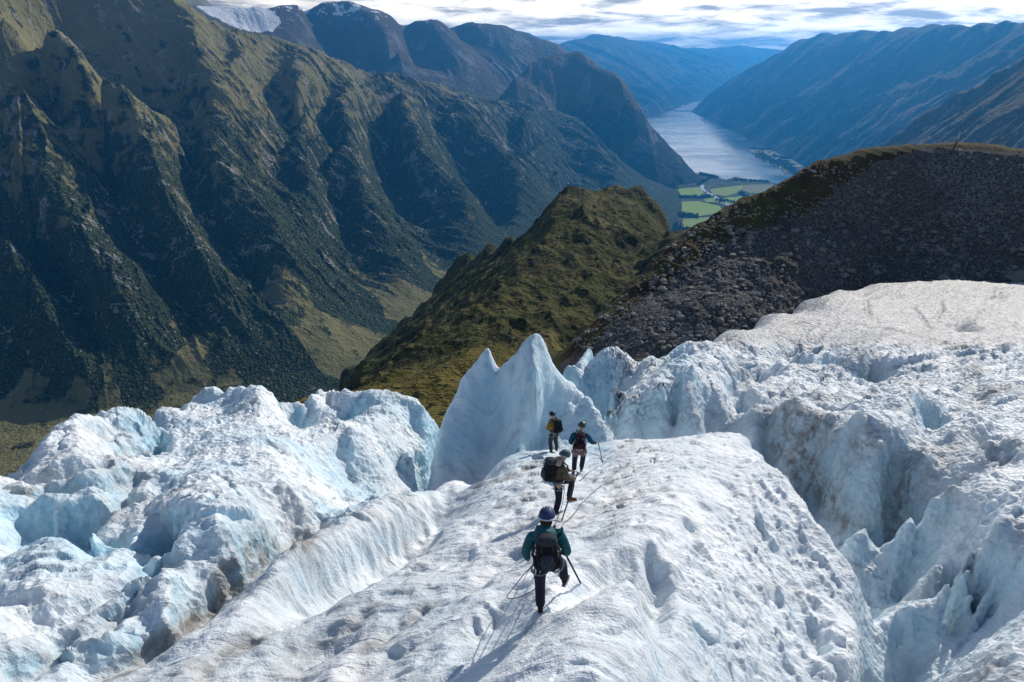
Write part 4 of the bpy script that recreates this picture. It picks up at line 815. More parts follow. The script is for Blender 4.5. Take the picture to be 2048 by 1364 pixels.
    # --- flat dirty ice and its broken edge
    L((1400, 690, 0), (1450, 697, .3), (1520, 700, .3), (1600, 698, .4), (1700, 708, .4), (1800, 716, .3), (1880, 722, .2), (1960, 706, 0), (2048, 700, 0), (2300, 700, 0), s=24)
    W.w = .5
    for a in ((1585, 735, -4.6, 26, 1.3), (1655, 742, -4.2, 20, 1.2), (1748, 775, -3.6, 24, .5)):
        x, y, h, w, hb = a
        L((x - 4, y - 22, h * .4), (x, y, h), (x + 3, y + 28, h * .7), s=12); L((x - w, y - 8, hb), (x - w, y + 22, hb * .9), s=12); L((x + w + 4, y - 10, hb), (x + w + 4, y + 25, hb), s=12)
    W.w = 1.5
    L((1540, 790, .9), (1620, 790, 1.0), (1700, 800, .9), (1760, 830, .2)); L((1500, 715, .4), (1540, 730, .8)); L((1610, 770, 1.5), (1640, 780, 1.4)); L((1800, 760, .6), (1860, 770, .4)); L((1930, 760, 1.0), (1990, 760, 1.2), (2048, 775, 1.0)); L((1960, 800, .4), (2048, 830, .2)); L((1700, 750, .7), (1705, 780, 1.1))
    L((1430, 682, 0), (1520, 655, 0), (1620, 625, 0), (1720, 600, 0), (1900, 600, 0), (2048, 600, 0), (2300, 620, 0), s=60); L((1440, 672, 0), (1520, 636, 0), (1600, 606, 0), (1660, 585, 0), (1740, 570, 0), (1900, 562, 0), (2048, 566, 0), (2300, 560, 0), s=60); L((1600, 660, 0), (1800, 650, 0), (2000, 660, 0), s=60)
    L((1900, 642, -.3), (1915, 660, -1.8), (1925, 678, -2.4), (1945, 664, -.9), s=10); L((1890, 650, .2), (1905, 684, .3), (1945, 684, .3), (1965, 662, .1), (1930, 645, .1), s=12)
    W.settle(); W.bake(x0=-700, x1=2800, y0=300, y1=2200, g=4); ICE = W
    gr = []
    for pts, w, dp, dt in GROOVES:
        out = []
        for a, b in zip(pts[:-1], pts[1:]):
            n = 4
            for k in range(n + (1 if b is pts[-1] else 0)): out.append((a[0] + (b[0] - a[0]) * k / n, a[1] + (b[1] - a[1]) * k / n))
        wp = []
        for (u, v) in out:
            # ray against the interpolated surface
            d = ray(u, v); t = np.geomspace(6, 200, 500); X, Y = d[0] * t, d[1] * t; b = ice_base(X, Y); g = d[2] * t - b - W.h(X, Y, b); k = int(np.argmax(g < 0))
            if k > 3: wp.append((X[k], Y[k]))
        if wp:
            rs = np.array([math.hypot(*p) for p in wp]); md = np.median(rs); wp = [p for p, q in zip(wp, rs) if abs(q / md - 1) < .4 and True]
            wp = [p for i, p in enumerate(wp) if i == 0 or math.hypot(p[0] - wp[i - 1][0], p[1] - wp[i - 1][1]) < .25 * md]
        if len(wp) > 2: gr.append((wp, w, dp * (2.4 if pts[0][0] < 330 else 1), dt))
    def groove(x, y, which=0):
        out = np.zeros(x.shape)
        for wp, w, dp, dt in gr:
            P = np.array(wp); lo = P.min(0) - 5 * w; hi = P.max(0) + 5 * w
            m = (x > lo[0]) & (x < hi[0]) & (y > lo[1]) & (y < hi[1])
            if not m.any(): continue
            xx, yy = x[m], y[m]; xx = xx + 0.5 * w * perlin(xx / (5 * w), yy / (5 * w), 7); d, s = poly_dist(xx, yy, wp); d = np.abs(d); tot = sum(math.hypot(b[0] - a[0], b[1] - a[1]) for a, b in zip(wp[:-1], wp[1:]))
            end = smooth(0, 0.15, s / tot) * smooth(1, 0.85, s / tot) if which == 0 else 1
            v = np.exp(-(d / (1.35 * w)) ** 2) * end * dp * .65
            if which == 1: v = np.exp(-(d / (w * 2.2)) ** 2) * dt
            out[m] = np.maximum(out[m], v)
        return out
    def rough(u, v, r):
        left = smooth(900, 700, u + (1150 - v) * 0.9) if False else smooth(30, -30, v - np.interp(u, [-500, 0, 250, 460, 640, 800, 860], [1700, 1420, 1325, 1195, 1070, 1000, 985])) * smooth(890, 840, u)
        right = smooth(0, 50, u - np.interp(v, [860, 880, 1010, 1115, 1228, 1364, 1600], [1540, 1530, 1600, 1680, 1745, 1740, 1700])) * smooth(820, 880, v) + smooth(880, 820, v) * smooth(1100, 1200, u)
        return np.clip(left, 0, 1), np.clip(right, 0, 1)
    def z(x, y):
        b = ice_base(x, y); h = W.h(x, y, b); u, v = proj(x, y, b + h); r = np.hypot(x, y)
        le, ri = rough(u, v, r); flat_ = smooth(700, 670, v) * smooth(1350, 1450, u); ri = ri * (1 - flat_)
        spire = smooth(860, 900, u) * smooth(1250, 1200, u) * smooth(930, 880, v)
        c, s = math.cos(R(38)), math.sin(R(38)); p = x * c + y * s; q = -x * s + y * c      # p along the foliation
        n = le * (0.34 * fbm(x / 2.2, y / 2.2, 4, 101) + 0.24 * (ridged(p / 4.5, q / 1.5, 3, 104) - .45) )
        n = n + ri * (0.6 * fbm(x / 3.4, y / 3.4, 4, 111) + 0.55 * (ridged(p / 4.8, q / 2.2, 3, 114) - .45) * np.clip(r / 45, .5, 1.5))
        n = n + (1 - le) * (1 - ri) * (1 - flat_) * (0.07 * fbm(p / 2.4, q / .8, 4, 121) + .05 * fbm(x / .5, y / .5, 2, 124))
        n = n - (1 - le) * (1 - ri) * (1 - flat_) * (1 - spire) * (.09 * smooth(.12, .5, perlin(p / 1.5, q / .6, 201)) + .05 * smooth(.1, .5, perlin(p / .55, q / .3, 205)))
        n = n + flat_ * (0.3 * fbm(p / 22, q / 9, 4, 131) + .25 * ridged(p / 9, q / 2.2, 3, 133))
        n = n + spire * 0.15 * fbm(x / .9, y / .9, 3, 141)
        face = (1 - le) * (1 - ri) * smooth(20, 120, u - np.interp(v, [870, 1010, 1130, 1300], [1480, 1400, 1290, 1300])) * smooth(870, 900, v)
        n = n + face * 0.22 * (ridged(x / .7, y / 1.8, 3, 151) - .45)
        wz = b + h + .35 * fbm(x / 6, y / 6, 3, 181)
        n = n + le * .045 * np.sin(wz * 8.2) * smooth(.0, .3, .25 + fbm(x / 9, y / 9, 2, 185))
        for sc, am, sd_ in ((4.2, .34, 191), (1.7, .13, 197)):
            k = np.abs(perlin(p / sc + .5 * perlin(x / sc, y / sc, sd_), q / (sc * .7), sd_ + 3)); n = n - (le * .8 + ri * 1.1 * np.clip(r / 40, .5, 1.4)) * am * smooth(.10, .0, k) * smooth(-.1, .25, perlin(x / (3 * sc), y / (3 * sc), sd_ + 5) + .1)
        near = smooth(2.5, 5.5, r)
        return b + h + n * near - groove(x, y)
    def attrs(X, Y, Z):
        u, v = proj(X, Y, Z); r = np.hypot(X, Y)
        le, ri = rough(u, v, r); flat_ = smooth(705, 675, v) * smooth(1350, 1450, u)
        dzx = np.gradient(Z, axis=1) / (np.hypot(np.gradient(X, axis=1), np.gradient(Y, axis=1)) + 1e-6); dzr = np.gradient(Z, axis=0) / (np.hypot(np.gradient(X, axis=0), np.gradient(Y, axis=0)) + 1e-4)
        sl = np.hypot(dzx, dzr)
        n = fbm(X / 3, Y / 3, 4, 161)
        spire = smooth(855, 890, u) * smooth(1250, 1200, u) * smooth(960, 900, v)
        blue = smooth(.7, 2.6, sl + n * 1.2) * (0.35 + .35 * le + .25 * ri) + .5 * le * smooth(-.3, .4, n) + spire * .5
        b = ice_base(X, Y); deep = smooth(-3.5, -7.5, W.h(X, Y, b)) * (u > 1500); blue = np.clip(blue + deep * .6 + .55 * smooth(60, 20, np.hypot(u - 1345, (v - 712) * .8)), 0, 1) * (1 - flat_ * .8)
        dirt = groove(X, Y, 1) + flat_ * (.9 + .1 * smooth(640, 585, v)) + ri * (1 - flat_) * .55 * smooth(-.1, .4, fbm(X / 5, Y / 5, 4, 171))
        c, s = math.cos(R(38)), math.sin(R(38)); p = X * c + Y * s; q = -X * s + Y * c
        cen = (1 - le) * (1 - ri) * (1 - flat_) * (u < 1150 + (1100 - v) * .3)
        dirt = dirt + cen * .22 * smooth(.08, .5, fbm(p / 3.2, q / .8, 4, 175) + .25 * smooth(1000, 500, u)) + le * .15 * smooth(.15, .5, fbm(p / 2.5, q / 1.0, 3, 177))
        gul = smooth(60, 10, np.abs(u - np.interp(v, [880, 950, 1010, 1070], [1560, 1615, 1670, 1720]))) * smooth(870, 900, v) * smooth(1090, 1040, v); dirt = dirt + gul * .6
        trough = smooth(26, 6, np.abs(v - np.interp(u, [150, 250, 360, 460, 560, 640, 820], [1400, 1325, 1262, 1192, 1112, 1062, 990]))) * (u < 830); dirt = dirt + trough * .3
        rg = .20 + .55 * le + .6 * ri * (1 - flat_) + .3 * (1 - le) * (1 - ri) * smooth(20, 120, u - np.interp(v, [870, 1010, 1130, 1300], [1480, 1400, 1290, 1300])); rg = np.where(flat_ > .5, .5, rg)
        return {'dirt': np.clip(dirt, 0, 1), 'blue': blue, 'rough': np.clip(rg, 0, 1)}
    terrain('glacier', z, 0, 0, 2.6, 185, 1700, 1500, ice_material(), attrs, wr=300, back=0.3, th=(R(-58), R(52)))
    return z


# ------------------------------------------------------------------ people and their gear
def ground_z(x, y):
    return float(ICEZ(np.array([[x, x + .01], [x, x + .01]]), np.array([[y, y], [y + .01, y + .01]]))[0, 0])
def ground_at(px, py):
    d = ray(px, py); t = np.geomspace(6.5, 60, 900)[None]; X, Y = d[0] * t, d[1] * t; g = (d[2] * t - ICEZ(X, Y))[0]; k = int(np.argmax(g < 0))
    t = t[0]; tt = t[k - 1] + (t[k] - t[k - 1]) * g[k - 1] / (g[k - 1] - g[k]); return Vector(d * tt)

def skin_mesh(name, verts, edges, mat, parent=None, sub=2, root=0, loc=None):
    """verts: (x, y, z, rx, ry); grown with a skin modifier and baked"""
    bm = bmesh.new(); ly = bm.verts.layers.skin.verify(); vs = []
    for i, v in enumerate(verts):
        b = bm.verts.new(v[:3]); b[ly].radius = (v[3], v[4] if len(v) > 4 else v[3]); b[ly].use_root = (i == root); vs.append(b)
    for a, b in edges: bm.edges.new((vs[a], vs[b]))
    me = bpy.data.meshes.new(name + '_frame'); bm.to_mesh(me); bm.free()
    o = bpy.data.objects.new(name, me); COL.objects.link(o)
    m = o.modifiers.new('s', 'SKIN'); m.use_smooth_shade = True; m.branch_smoothing = 0.6
    m2 = o.modifiers.new('d', 'SUBSURF'); m2.levels = sub; m2.render_levels = sub
    dg = bpy.context.evaluated_depsgraph_get(); dg.update(); nm = bpy.data.meshes.new_from_object(o.evaluated_get(dg)); nm.name = name
    o.modifiers.clear(); o.data = nm; nm.materials.clear(); nm.materials.append(mat)
    if parent: o.parent = parent
    return o
def chain(V, E, pts, start=None):
    prev = start
    for p in pts:
        V.append(p); k = len(V) - 1
        if prev is not None: E.append((prev, k))
        prev = k
    return prev
def tube(name, pts, r, mat, parent=None, seg=7, closed=False):
    P = [Vector(p) for p in pts]; n = len(P); V, Fc = [], []; up = Vector((0.13, 0.21, 1)).normalized()
    for i, p in enumerate(P):
        a = P[(i - 1) % n] if (closed or i > 0) else P[0]; b = P[(i + 1) % n] if (closed or i < n - 1) else P[-1]
        t = (b - a).normalized(); s = t.cross(up); s = s.normalized() if s.length > 1e-4 else Vector((1, 0, 0)); q = s.cross(t); rr = r[i] if isinstance(r, (list, tuple)) else r
        for k in range(seg): an = k * math.tau / seg; V.append(tuple(p + (s * math.cos(an) + q * math.sin(an)) * rr))
    for i in range(n if closed else n - 1):
        j = (i + 1) % n
        for k in range(seg): Fc.append((i * seg + k, i * seg + (k + 1) % seg, j * seg + (k + 1) % seg, j * seg + k))
    if not closed: Fc += [tuple(range(seg))[::-1], tuple(range((n - 1) * seg, n * seg))]
    return simple_mesh(name, V, Fc, mat, parent, True)
def blob(name, f, mat, parent=None, nu=28, nv=18):
    """closed surface from f(theta, phi) -> xyz"""
    V = [f(0, -math.pi / 2)]; Fc = []
    for j in range(1, nv):
        for i in range(nu): V.append(f(i * math.tau / nu, -math.pi / 2 + j * math.pi / nv))
    V.append(f(0, math.pi / 2)); L = len(V) - 1
    for i in range(nu): Fc.append((0, 1 + (i + 1) % nu, 1 + i)); Fc.append((L, 1 + (nv - 2) * nu + i, 1 + (nv - 2) * nu + (i + 1) % nu))
    for j in range(nv - 2):
        for i in range(nu):
            a = 1 + j * nu + i; b = 1 + j * nu + (i + 1) % nu; Fc.append((a, b, b + nu, a + nu))
    return simple_mesh(name, V, Fc, mat, parent, True)
def cloth(name, a, b=None, rough=0.85, sc=30):
    M = Mat(name, rough, 0.15); b = b or tuple(v * 0.7 for v in a); M.color(M.mix(M.rng(M.noise(sc, 3), .35, .65), a, b)); M.bump(M.noise(9, 4, 0.6), 0.02, 0.8); return M.m

def make_person(pose, mats, loc, yaw, s, label, helmet=True, hood=None):
    root = bpy.data.objects.new('person', None); COL.objects.link(root); root.location = loc; root.rotation_euler = (0, 0, yaw); root.scale = (s, s, s)
    tag(root, label, 'person', 'roped climbers walking down the ridge')
    J = {k: Vector(v) for k, v in pose.items() if isinstance(v, tuple)}
    def v(n, r, r2=None): return (*J[n], r, r2 or r)
    def lerp(a, b, t): return J[a].lerp(J[b], t)
    V, E = [], []
    # body: one skin, from the pelvis out
    pel = chain(V, E, [(*J['pelvis'], .125, .10)]); ch = chain(V, E, [(*lerp('pelvis', 'chest', .5), .125, .095), (*J['chest'], .145, .10)], pel)
    nk = chain(V, E, [(*J['neck'], .058)], ch); hd = J['head']; fw = Vector(pose.get('face', (0, 1, 0))).normalized(); upv = (hd - J['neck']).normalized()
    h0 = chain(V, E, [(*(hd - upv * .075), .066), (*hd, .088, .095), (*(hd + upv * .075), .072)], nk)
    k = len(V); V.append((*(hd + fw * .098 - upv * .022), .014)); E.append((h0 - 1, k))                    # nose
    side = fw.cross(upv).normalized()
    for sg in (-1, 1):
        k = len(V); V.append((*(hd + side * .088 * sg - upv * .015), .018)); E.append((h0 - 1, k))       # ears
    k = len(V); V.append((*(hd + fw * .07 - upv * .085), .03)); E.append((h0 - 2, k))                    # chin
    for sd in ('l', 'r'):
        sh, el, wr = J[sd + 'sh'], J[sd + 'el'], J[sd + 'wr']; hn = (J[sd + 'hand'] - wr).normalized()
        w = chain(V, E, [(*sh, .062), (*sh.lerp(el, .5), .05), (*el, .042), (*el.lerp(wr, .5), .037), (*wr, .027), (*(wr + hn * .055), .036, .022)], ch)
        hip, kn, an, toe = J[sd + 'hip'], J[sd + 'kn'], J[sd + 'an'], J[sd + 'toe']
        chain(V, E, [(*hip, .088), (*hip.lerp(kn, .5), .075), (*kn, .056), (*kn.lerp(an, .4), .053), (*an, .038), (*(an.lerp(toe, .5) - Vector((0, 0, .03))), .036), (*toe, .026)], pel)
    body = skin_mesh('body', V, E, mats['skin'], root)
    # hands: palm is part of the arm, five bent fingers rooted in it and closed on what is held
    HV, HE = [], []
    for sd in ('l', 'r'):
        wr = J[sd + 'wr']; hn = (J[sd + 'hand'] - wr).normalized(); grip = Vector(pose.get(sd + 'grip', (1, 0, 0))).normalized(); pal = hn.cross(grip).normalized()
        for i, (o, L) in enumerate(((-.03, .068), (-.01, .078), (.01, .074), (.028, .058))):
            b0 = wr + hn * .075 + grip * o; c1 = b0 + hn * L * .40 + pal * .006; c2 = c1 + pal * L * .40 + hn * .004; c3 = c2 + pal * L * .12 - hn * L * .28
            chain(HV, HE, [(*b0, .0095), (*c1, .009), (*c2, .0085), (*c3, .0075)])
        t0 = wr + hn * .035 - grip * .03; chain(HV, HE, [(*t0, .011), (*(t0 - grip * .018 + pal * .022 + hn * .015), .010), (*(t0 - grip * .006 + pal * .045 + hn * .03), .009)])
    fo = skin_mesh('fingers', HV, HE, mats['skin'], root, sub=1)
    bm = bmesh.new(); bm.from_mesh(body.data); bm.from_mesh(fo.data); bm.to_mesh(body.data); bm.free(); bpy.data.objects.remove(fo)
    body.data.polygons.foreach_set('use_smooth', [True] * len(body.data.polygons))
    # jacket
    V, E = [], []
    lo = chain(V, E, [(*(lerp('pelvis', 'chest', -.08)), .185, .155)]); md = chain(V, E, [(*lerp('pelvis', 'chest', .45), .175, .14), (*lerp('pelvis', 'chest', .85), .20, .15)], lo)
    c = chain(V, E, [(*lerp('chest', 'neck', .35), .185, .135)], md); chain(V, E, [(*lerp('chest', 'neck', .85), .085, .08), (*(J['neck'] + upv * .03), .08, .08)], c)
    for sd in ('l', 'r'):
        sh, el, wr = J[sd + 'sh'], J[sd + 'el'], J[sd + 'wr']
        chain(V, E, [(*sh, .088), (*sh.lerp(el, .35), .082), (*sh.lerp(el, .7), .076), (*el, .07), (*el.lerp(wr, .3), .07), (*el.lerp(wr, .65), .058), (*el.lerp(wr, .95), .043)], c)
    skin_mesh('jacket', V, E, mats['jacket'], root, root=1)
    if hood: # fabric hood lying on the shoulders
        cc = J['neck'] - fw * .085 + Vector((0, 0, .0))
        def fh(th, ph): return (cc.x + .165 * math.cos(ph) * math.cos(th), cc.y + .12 * math.cos(ph) * math.sin(th) - .03, cc.z + .01 + .085 * math.sin(ph) + .03 * math.cos(ph) * math.cos(2 * th) * -1)
        blob('hood', fh, hood, root)
    # trousers
    V, E = [], []
    pv = chain(V, E, [(*(J['pelvis'] + Vector((0, 0, -.02))), .158, .135)]); chain(V, E, [(*lerp('pelvis', 'chest', .2), .15, .12)], pv)
    for sd in ('l', 'r'):
        hip, kn, an = J[sd + 'hip'], J[sd + 'kn'], J[sd + 'an']
        chain(V, E, [(*hip, .118), (*hip.lerp(kn, .35), .108), (*hip.lerp(kn, .7), .092), (*kn, .084), (*kn.lerp(an, .3), .082), (*kn.lerp(an, .65), .078), (*kn.lerp(an, .96), .074)], pv)
    skin_mesh('trousers', V, E, mats['trousers'], root)
    for sd in ('l', 'r'):
        an, toe = J[sd + 'an'], J[sd + 'toe']; d = (toe - an); d.z = 0; d.normalize(); heel = Vector((an.x, an.y, toe.z)) - d * .05
        b = skin_mesh('boot', [(*(an + Vector((0, 0, .08))), .052), (*(an + Vector((0, 0, .0))), .056), (*(heel + Vector((0, 0, .035))), .046), (*(toe - d * .09 + Vector((0, 0, .045))), .048), (*(toe + Vector((0, 0, .025))), .034)], [(0, 1), (1, 2), (1, 3), (3, 4)], mats['boot'], root, root=1)
        V, Fc = [], []                                    # crampon: frame bar outline with points under the sole
        sidev = Vector((-d.y, d.x, 0)); q0 = Vector((an.x, an.y, toe.z + .004)) - d * .06; n = 9
        for i in range(n):
            p = q0 + d * (.285 * i / (n - 1)); w = .040 if 1 < i < 7 else .030; V += [tuple(p - sidev * w), tuple(p + sidev * w), tuple(p - sidev * w + Vector((0, 0, -.036 if i % 2 else -.006))), tuple(p + sidev * w + Vector((0, 0, -.036 if i % 2 else -.006)))]
        for i in range(n - 1):
            q = i * 4; Fc += [(q, q + 1, q + 5, q + 4), (q, q + 4, q + 6, q + 2), (q + 1, q + 3, q + 7, q + 5), (q + 2, q + 6, q + 7, q + 3)]
        Fc += [(0, 2, 3, 1), (n * 4 - 4, n * 4 - 3, n * 4 - 1, n * 4 - 2)]
        simple_mesh('crampon', V, Fc, mats['metal'], root)
    # climbing harness: waist belt, leg loops, gear
    pc = lerp('pelvis', 'chest', .12); ax = (J['chest'] - J['pelvis']).normalized()
    ring = [pc + Vector((math.cos(a) * .182, math.sin(a) * .158, 0)) for a in [i * math.tau / 20 for i in range(20)]]
    hb = tube('harness', ring, .022, mats['harness'], root, closed=True)
    for sd in ('l', 'r'):
        hip, kn = J[sd + 'hip'], J[sd + 'kn']; cpt = hip.lerp(kn, .22); t = (kn - hip).normalized(); a = t.cross(Vector((0, 1, 0.2))).normalized(); b = t.cross(a)
        tube('leg_loop', [cpt + (a * math.cos(q) + b * math.sin(q)) * .122 for q in [i * math.tau / 16 for i in range(16)]], .017, mats['harness'], hb, closed=True)
    for dx, L in ((-.17, .16), (.16, .19), (-.10, .12), (.12, .14)):
        g = pc + Vector((dx, -.13, 0)); tube('carabiner', [g, g + Vector((0.01, -.02, -L * .5)), g + Vector((0, -.01, -L))], .011, mats['metal'], hb, seg=5)
    # helmet or hat
    def fh(th, ph):
        x, y, z = math.cos(ph) * math.cos(th), math.cos(ph) * math.sin(th), math.sin(ph); z2 = z if z > -.12 else -.12 + (z + .12) * .12
        return tuple(hd + side * (-x * .118) + fw * (y * .138 + (.0)) + upv * (z2 * .125 + .045))
    hl = blob('helmet' if helmet else 'cap', fh, mats['helmet'], root)
    if helmet:
        tube('helmet_rim', [hd + side * (math.cos(a) * .121) + fw * (math.sin(a) * .141) + upv * .028 for a in [i * math.tau / 24 for i in range(24)]], .011, mats['rim'], hl, closed=True, seg=6)
        for q in (-.05, 0, .05): tube('vent', [hd + side * q + fw * (-.115 + abs(q) * .3) + upv * .095, hd + side * q * .8 + fw * .0 + upv * .174, hd + side * q + fw * .08 + upv * .14], .006, mats['rim'], hl, seg=5)
    if pose.get('hair'):
        blob('hair', lambda th, ph: tuple(hd - upv * .03 - fw * .03 + side * math.cos(ph) * math.cos(th) * .088 + fw * math.cos(ph) * math.sin(th) * .085 + upv * math.sin(ph) * .085), mats['hair'], root, 16, 10)
    return root, J

def make_pack(root, J, col, lidc, strapc, label, w=.34, h=.56, dpt=.24, group='rucksacks on the climbers\' backs', tilt=0.0):
    m = root.matrix_basis.copy(); m = Matrix.LocRotScale(root.location, root.rotation_euler, root.scale)
    e = bpy.data.objects.new('rucksack', None); COL.objects.link(e); e.matrix_world = m; tag(e, label, 'rucksack', group)
    a = J['pelvis'].lerp(J['chest'], .30); b = J['neck'] + Vector((0, 0, -.02)); ax = (b - a).normalized(); bk = Vector((0, -1, 0)); bk = (bk - ax * bk.dot(ax)).normalized(); sx = ax.cross(bk).normalized()
    c = a.lerp(b, .5) + bk * (.16 + dpt * .45)
    def box(cx, w, h, d, p=4.0, tp=0.1):
        def f(th, ph):
            x, y, z = math.cos(ph) * math.cos(th), math.cos(ph) * math.sin(th), math.sin(ph); n = (abs(x) ** p + abs(y) ** p + abs(z) ** p) ** (-1 / p); x, y, z = x * n, y * n, z * n
            k = 1 - tp * abs(z) - .05 * math.sin(9 * z); return tuple(cx + sx * x * w / 2 * k + bk * y * d / 2 * k + ax * z * h / 2)
        return f
    blob('pack_body', box(c, w, h, dpt), col, e, 32, 22)
    blob('lid', box(c + ax * h * .47 + bk * .01, w * .92, .15, dpt * 1.05, 3.2), lidc, e, 28, 14)
    blob('front_pocket', box(c + bk * dpt * .5 - ax * .06, w * .62, h * .5, .10, 3.5), lidc, e, 24, 14)
    for sg in (-1, 1):
        blob('side_pocket', box(c + sx * w * .5 * sg - ax * .13, .09, h * .36, dpt * .6, 3.0), col, e, 20, 12)
        sh = J['neck'] + sx * .12 * sg
        st = tube('shoulder_strap', [c + ax * h * .33 + sx * .09 * sg - bk * .08, sh + ax * .045, sh - bk * .13 - ax * .06, J['chest'] + sx * .16 * sg - bk * .15 - ax * .08, a + sx * .2 * sg - bk * .02, c - ax * h * .38 + sx * .14 * sg - bk * .06], .022, strapc, e)
        tube('compression_strap', [c + sx * w * .52 * sg + ax * .06 - bk * dpt * .4, c + sx * w * .56 * sg + ax * .05, c + sx * w * .42 * sg + ax * .05 + bk * dpt * .5], .008, strapc, e, seg=5)
        tube('lid_strap', [c + ax * h * .56 + sx * .07 * sg + bk * .02, c + ax * h * .44 + sx * .075 * sg + bk * dpt * .55, c + ax * .10 + sx * .08 * sg + bk * dpt * .56], .009, strapc, e, seg=5)
    tube('haul_loop', [c + ax * h * .50 + sx * -.04 - bk * .10, c + ax * h * .60 - bk * .12, c + ax * h * .50 + sx * .04 - bk * .10], .009, strapc, e, seg=5)
    return e

def ice_axe(top, tip, label, metal, grip, s=1.0):
    top, tip = Vector(top), Vector(tip); d = (tip - top).normalized(); q = Vector((1, .3, 0)); q = (q - d * q.dot(d)).normalized(); e = bpy.data.objects.new('ice_axe', None); COL.objects.link(e); tag(e, label, 'ice axe', 'ice axes in the climbers\' hands')
    tube('shaft', [top, top.lerp(tip, .5), tip - d * .06], .016 * s, grip, e); tube('spike', [tip - d * .07, tip], [.012 * s, .002], metal, e)
    tube('pick', [top + q * .02, top + q * .09 + d * .008, top + q * .16 + d * .04], [.014 * s, .010 * s, .003], metal, e); tube('adze', [top - q * .02, top - q * .07 + d * .01, top - q * .09 + d * .02], [.012 * s, .018 * s, .020 * s], metal, e)
    return e

def build_people():
    skin = cloth('skin', (0.52, 0.34, 0.25), (0.47, 0.29, 0.21), 0.6); metal = Mat('steel', 0.35, 0.5); metal.color((0.45, 0.46, 0.48)); metal.b.inputs['Metallic'].default_value = 0.8; metal = metal.m
    black = cloth('black_nylon', (0.012, 0.013, 0.018)); harness = cloth('harness_webbing', (0.10, 0.11, 0.13), (0.25, 0.26, 0.28)); navy = cloth('navy_trousers', (0.016, 0.019, 0.038)); navy2 = cloth('dark_blue_trousers', (0.020, 0.026, 0.050)); dk = cloth('charcoal_nylon', (0.022, 0.030, 0.042), (0.045, 0.055, 0.070))
    brownb = cloth('brown_leather', (0.10, 0.06, 0.03)); blackb = cloth('black_leather', (0.02, 0.018, 0.02)); hair = cloth('brown_hair', (0.05, 0.03, 0.018))
    base = dict(skin=skin, metal=metal, harness=harness, hair=hair)
    R_ = {}
    # last climber, nearest the camera
    P4 = dict(pelvis=(.07, .04, .95), chest=(.05, .07, 1.30), neck=(.05, .08, 1.50), head=(.06, .13, 1.64), face=(.25, 1, -.25), hair=1,
              lsh=(-.15, .05, 1.43), lel=(-.24, .02, 1.14), lwr=(-.20, .12, .92), lhand=(-.20, .16, .86), lgrip=(0, 1, .2), rsh=(.25, .06, 1.43), rel=(.36, .02, 1.14), rwr=(.31, .22, .98), rhand=(.31, .30, .95), rgrip=(.3, .3, -1),
              lhip=(-.03, .03, .91), lkn=(-.02, .08, .50), lan=(-.01, 0, .10), ltoe=(.0, .17, .015), rhip=(.17, .05, .91), rkn=(.31, .36, .66), ran=(.37, .42, .26), rtoe=(.43, .58, .18))
    g = ground_at(1082, 1228); teal = cloth('teal_shell', (0.012, 0.105, 0.125), (0.008, 0.07, 0.09), 0.6); hlm = Mat('blue_helmet', 0.55, 0.3); hlm.color((0.02, 0.045, 0.12))
    rim = Mat('pale_rim', 0.5, 0.4); rim.color((0.55, 0.56, 0.60))
    r4, J4 = make_person(P4, dict(base, jacket=teal, trousers=navy, boot=blackb, helmet=hlm.m, rim=rim.m), g, 0.0, person_scale(g, 1031, 1.79), 'person in teal jacket, dark trousers and blue helmet, nearest the camera, seen from behind', hood=teal)
    make_pack(r4, J4, black, dk, dk, 'black rucksack worn by the person in the teal jacket', .31, .52, .22)
    # third climber, turned to the right with one knee bent
    P3 = dict(pelvis=(0, .02, .92), chest=(.02, .07, 1.26), neck=(.02, .11, 1.45), head=(.02, .18, 1.58), face=(.1, 1, -.35),
              lsh=(-.18, .09, 1.38), lel=(-.22, .21, 1.11), lwr=(-.10, .44, 1.03), lhand=(-.06, .50, 1.02), lgrip=(0, .2, 1), rsh=(.22, .09, 1.38), rel=(.26, .17, 1.09), rwr=(.14, .42, 1.0), rhand=(.10, .48, .99), rgrip=(0, .2, 1),
              lhip=(-.10, .03, .88), lkn=(-.12, .50, .72), lan=(-.12, .42, .23), ltoe=(-.10, .63, .14), rhip=(.10, .02, .88), rkn=(.12, .03, .47), ran=(.12, -.05, .10), rtoe=(.14, .12, .015))
    g = ground_at(1110, 1026); khaki = cloth('olive_shell', (0.10, 0.088, 0.058)); h3 = Mat('grey_green_helmet', 0.4, 0.5); h3.color((0.035, 0.075, 0.085))
    r3, J3 = make_person(P3, dict(base, jacket=khaki, trousers=navy, boot=brownb, helmet=h3.m, rim=rim.m), g, R(-68), person_scale(g, 904, 1.72), 'person in khaki jacket stepping down to the right with one knee bent', hood=cloth('beige_hood', (0.42, 0.33, 0.27)))
    make_pack(r3, J3, black, dk, dk, 'large bulging black rucksack worn by the person with a bent knee', .28, .54, .25)
    # second climber
    P2 = dict(pelvis=(0, 0, .95), chest=(0, .03, 1.30), neck=(.02, .06, 1.49), head=(.05, .11, 1.63), face=(.2, 1, -.3),
              lsh=(-.19, .03, 1.41), lel=(-.27, .04, 1.13), lwr=(-.20, .20, .98), lhand=(-.18, .26, .96), lgrip=(1, 0, .2), rsh=(.21, .03, 1.41), rel=(.36, .02, 1.17), rwr=(.50, .16, 1.08), rhand=(.56, .20, 1.05), rgrip=(.1, .3, -1),
              lhip=(-.10, 0, .91), lkn=(-.12, .04, .50), lan=(-.13, 0, .10), ltoe=(-.14, .17, .015), rhip=(.10, 0, .91), rkn=(.13, .18, .54), ran=(.09, .20, .12), rtoe=(.12, .36, .04))
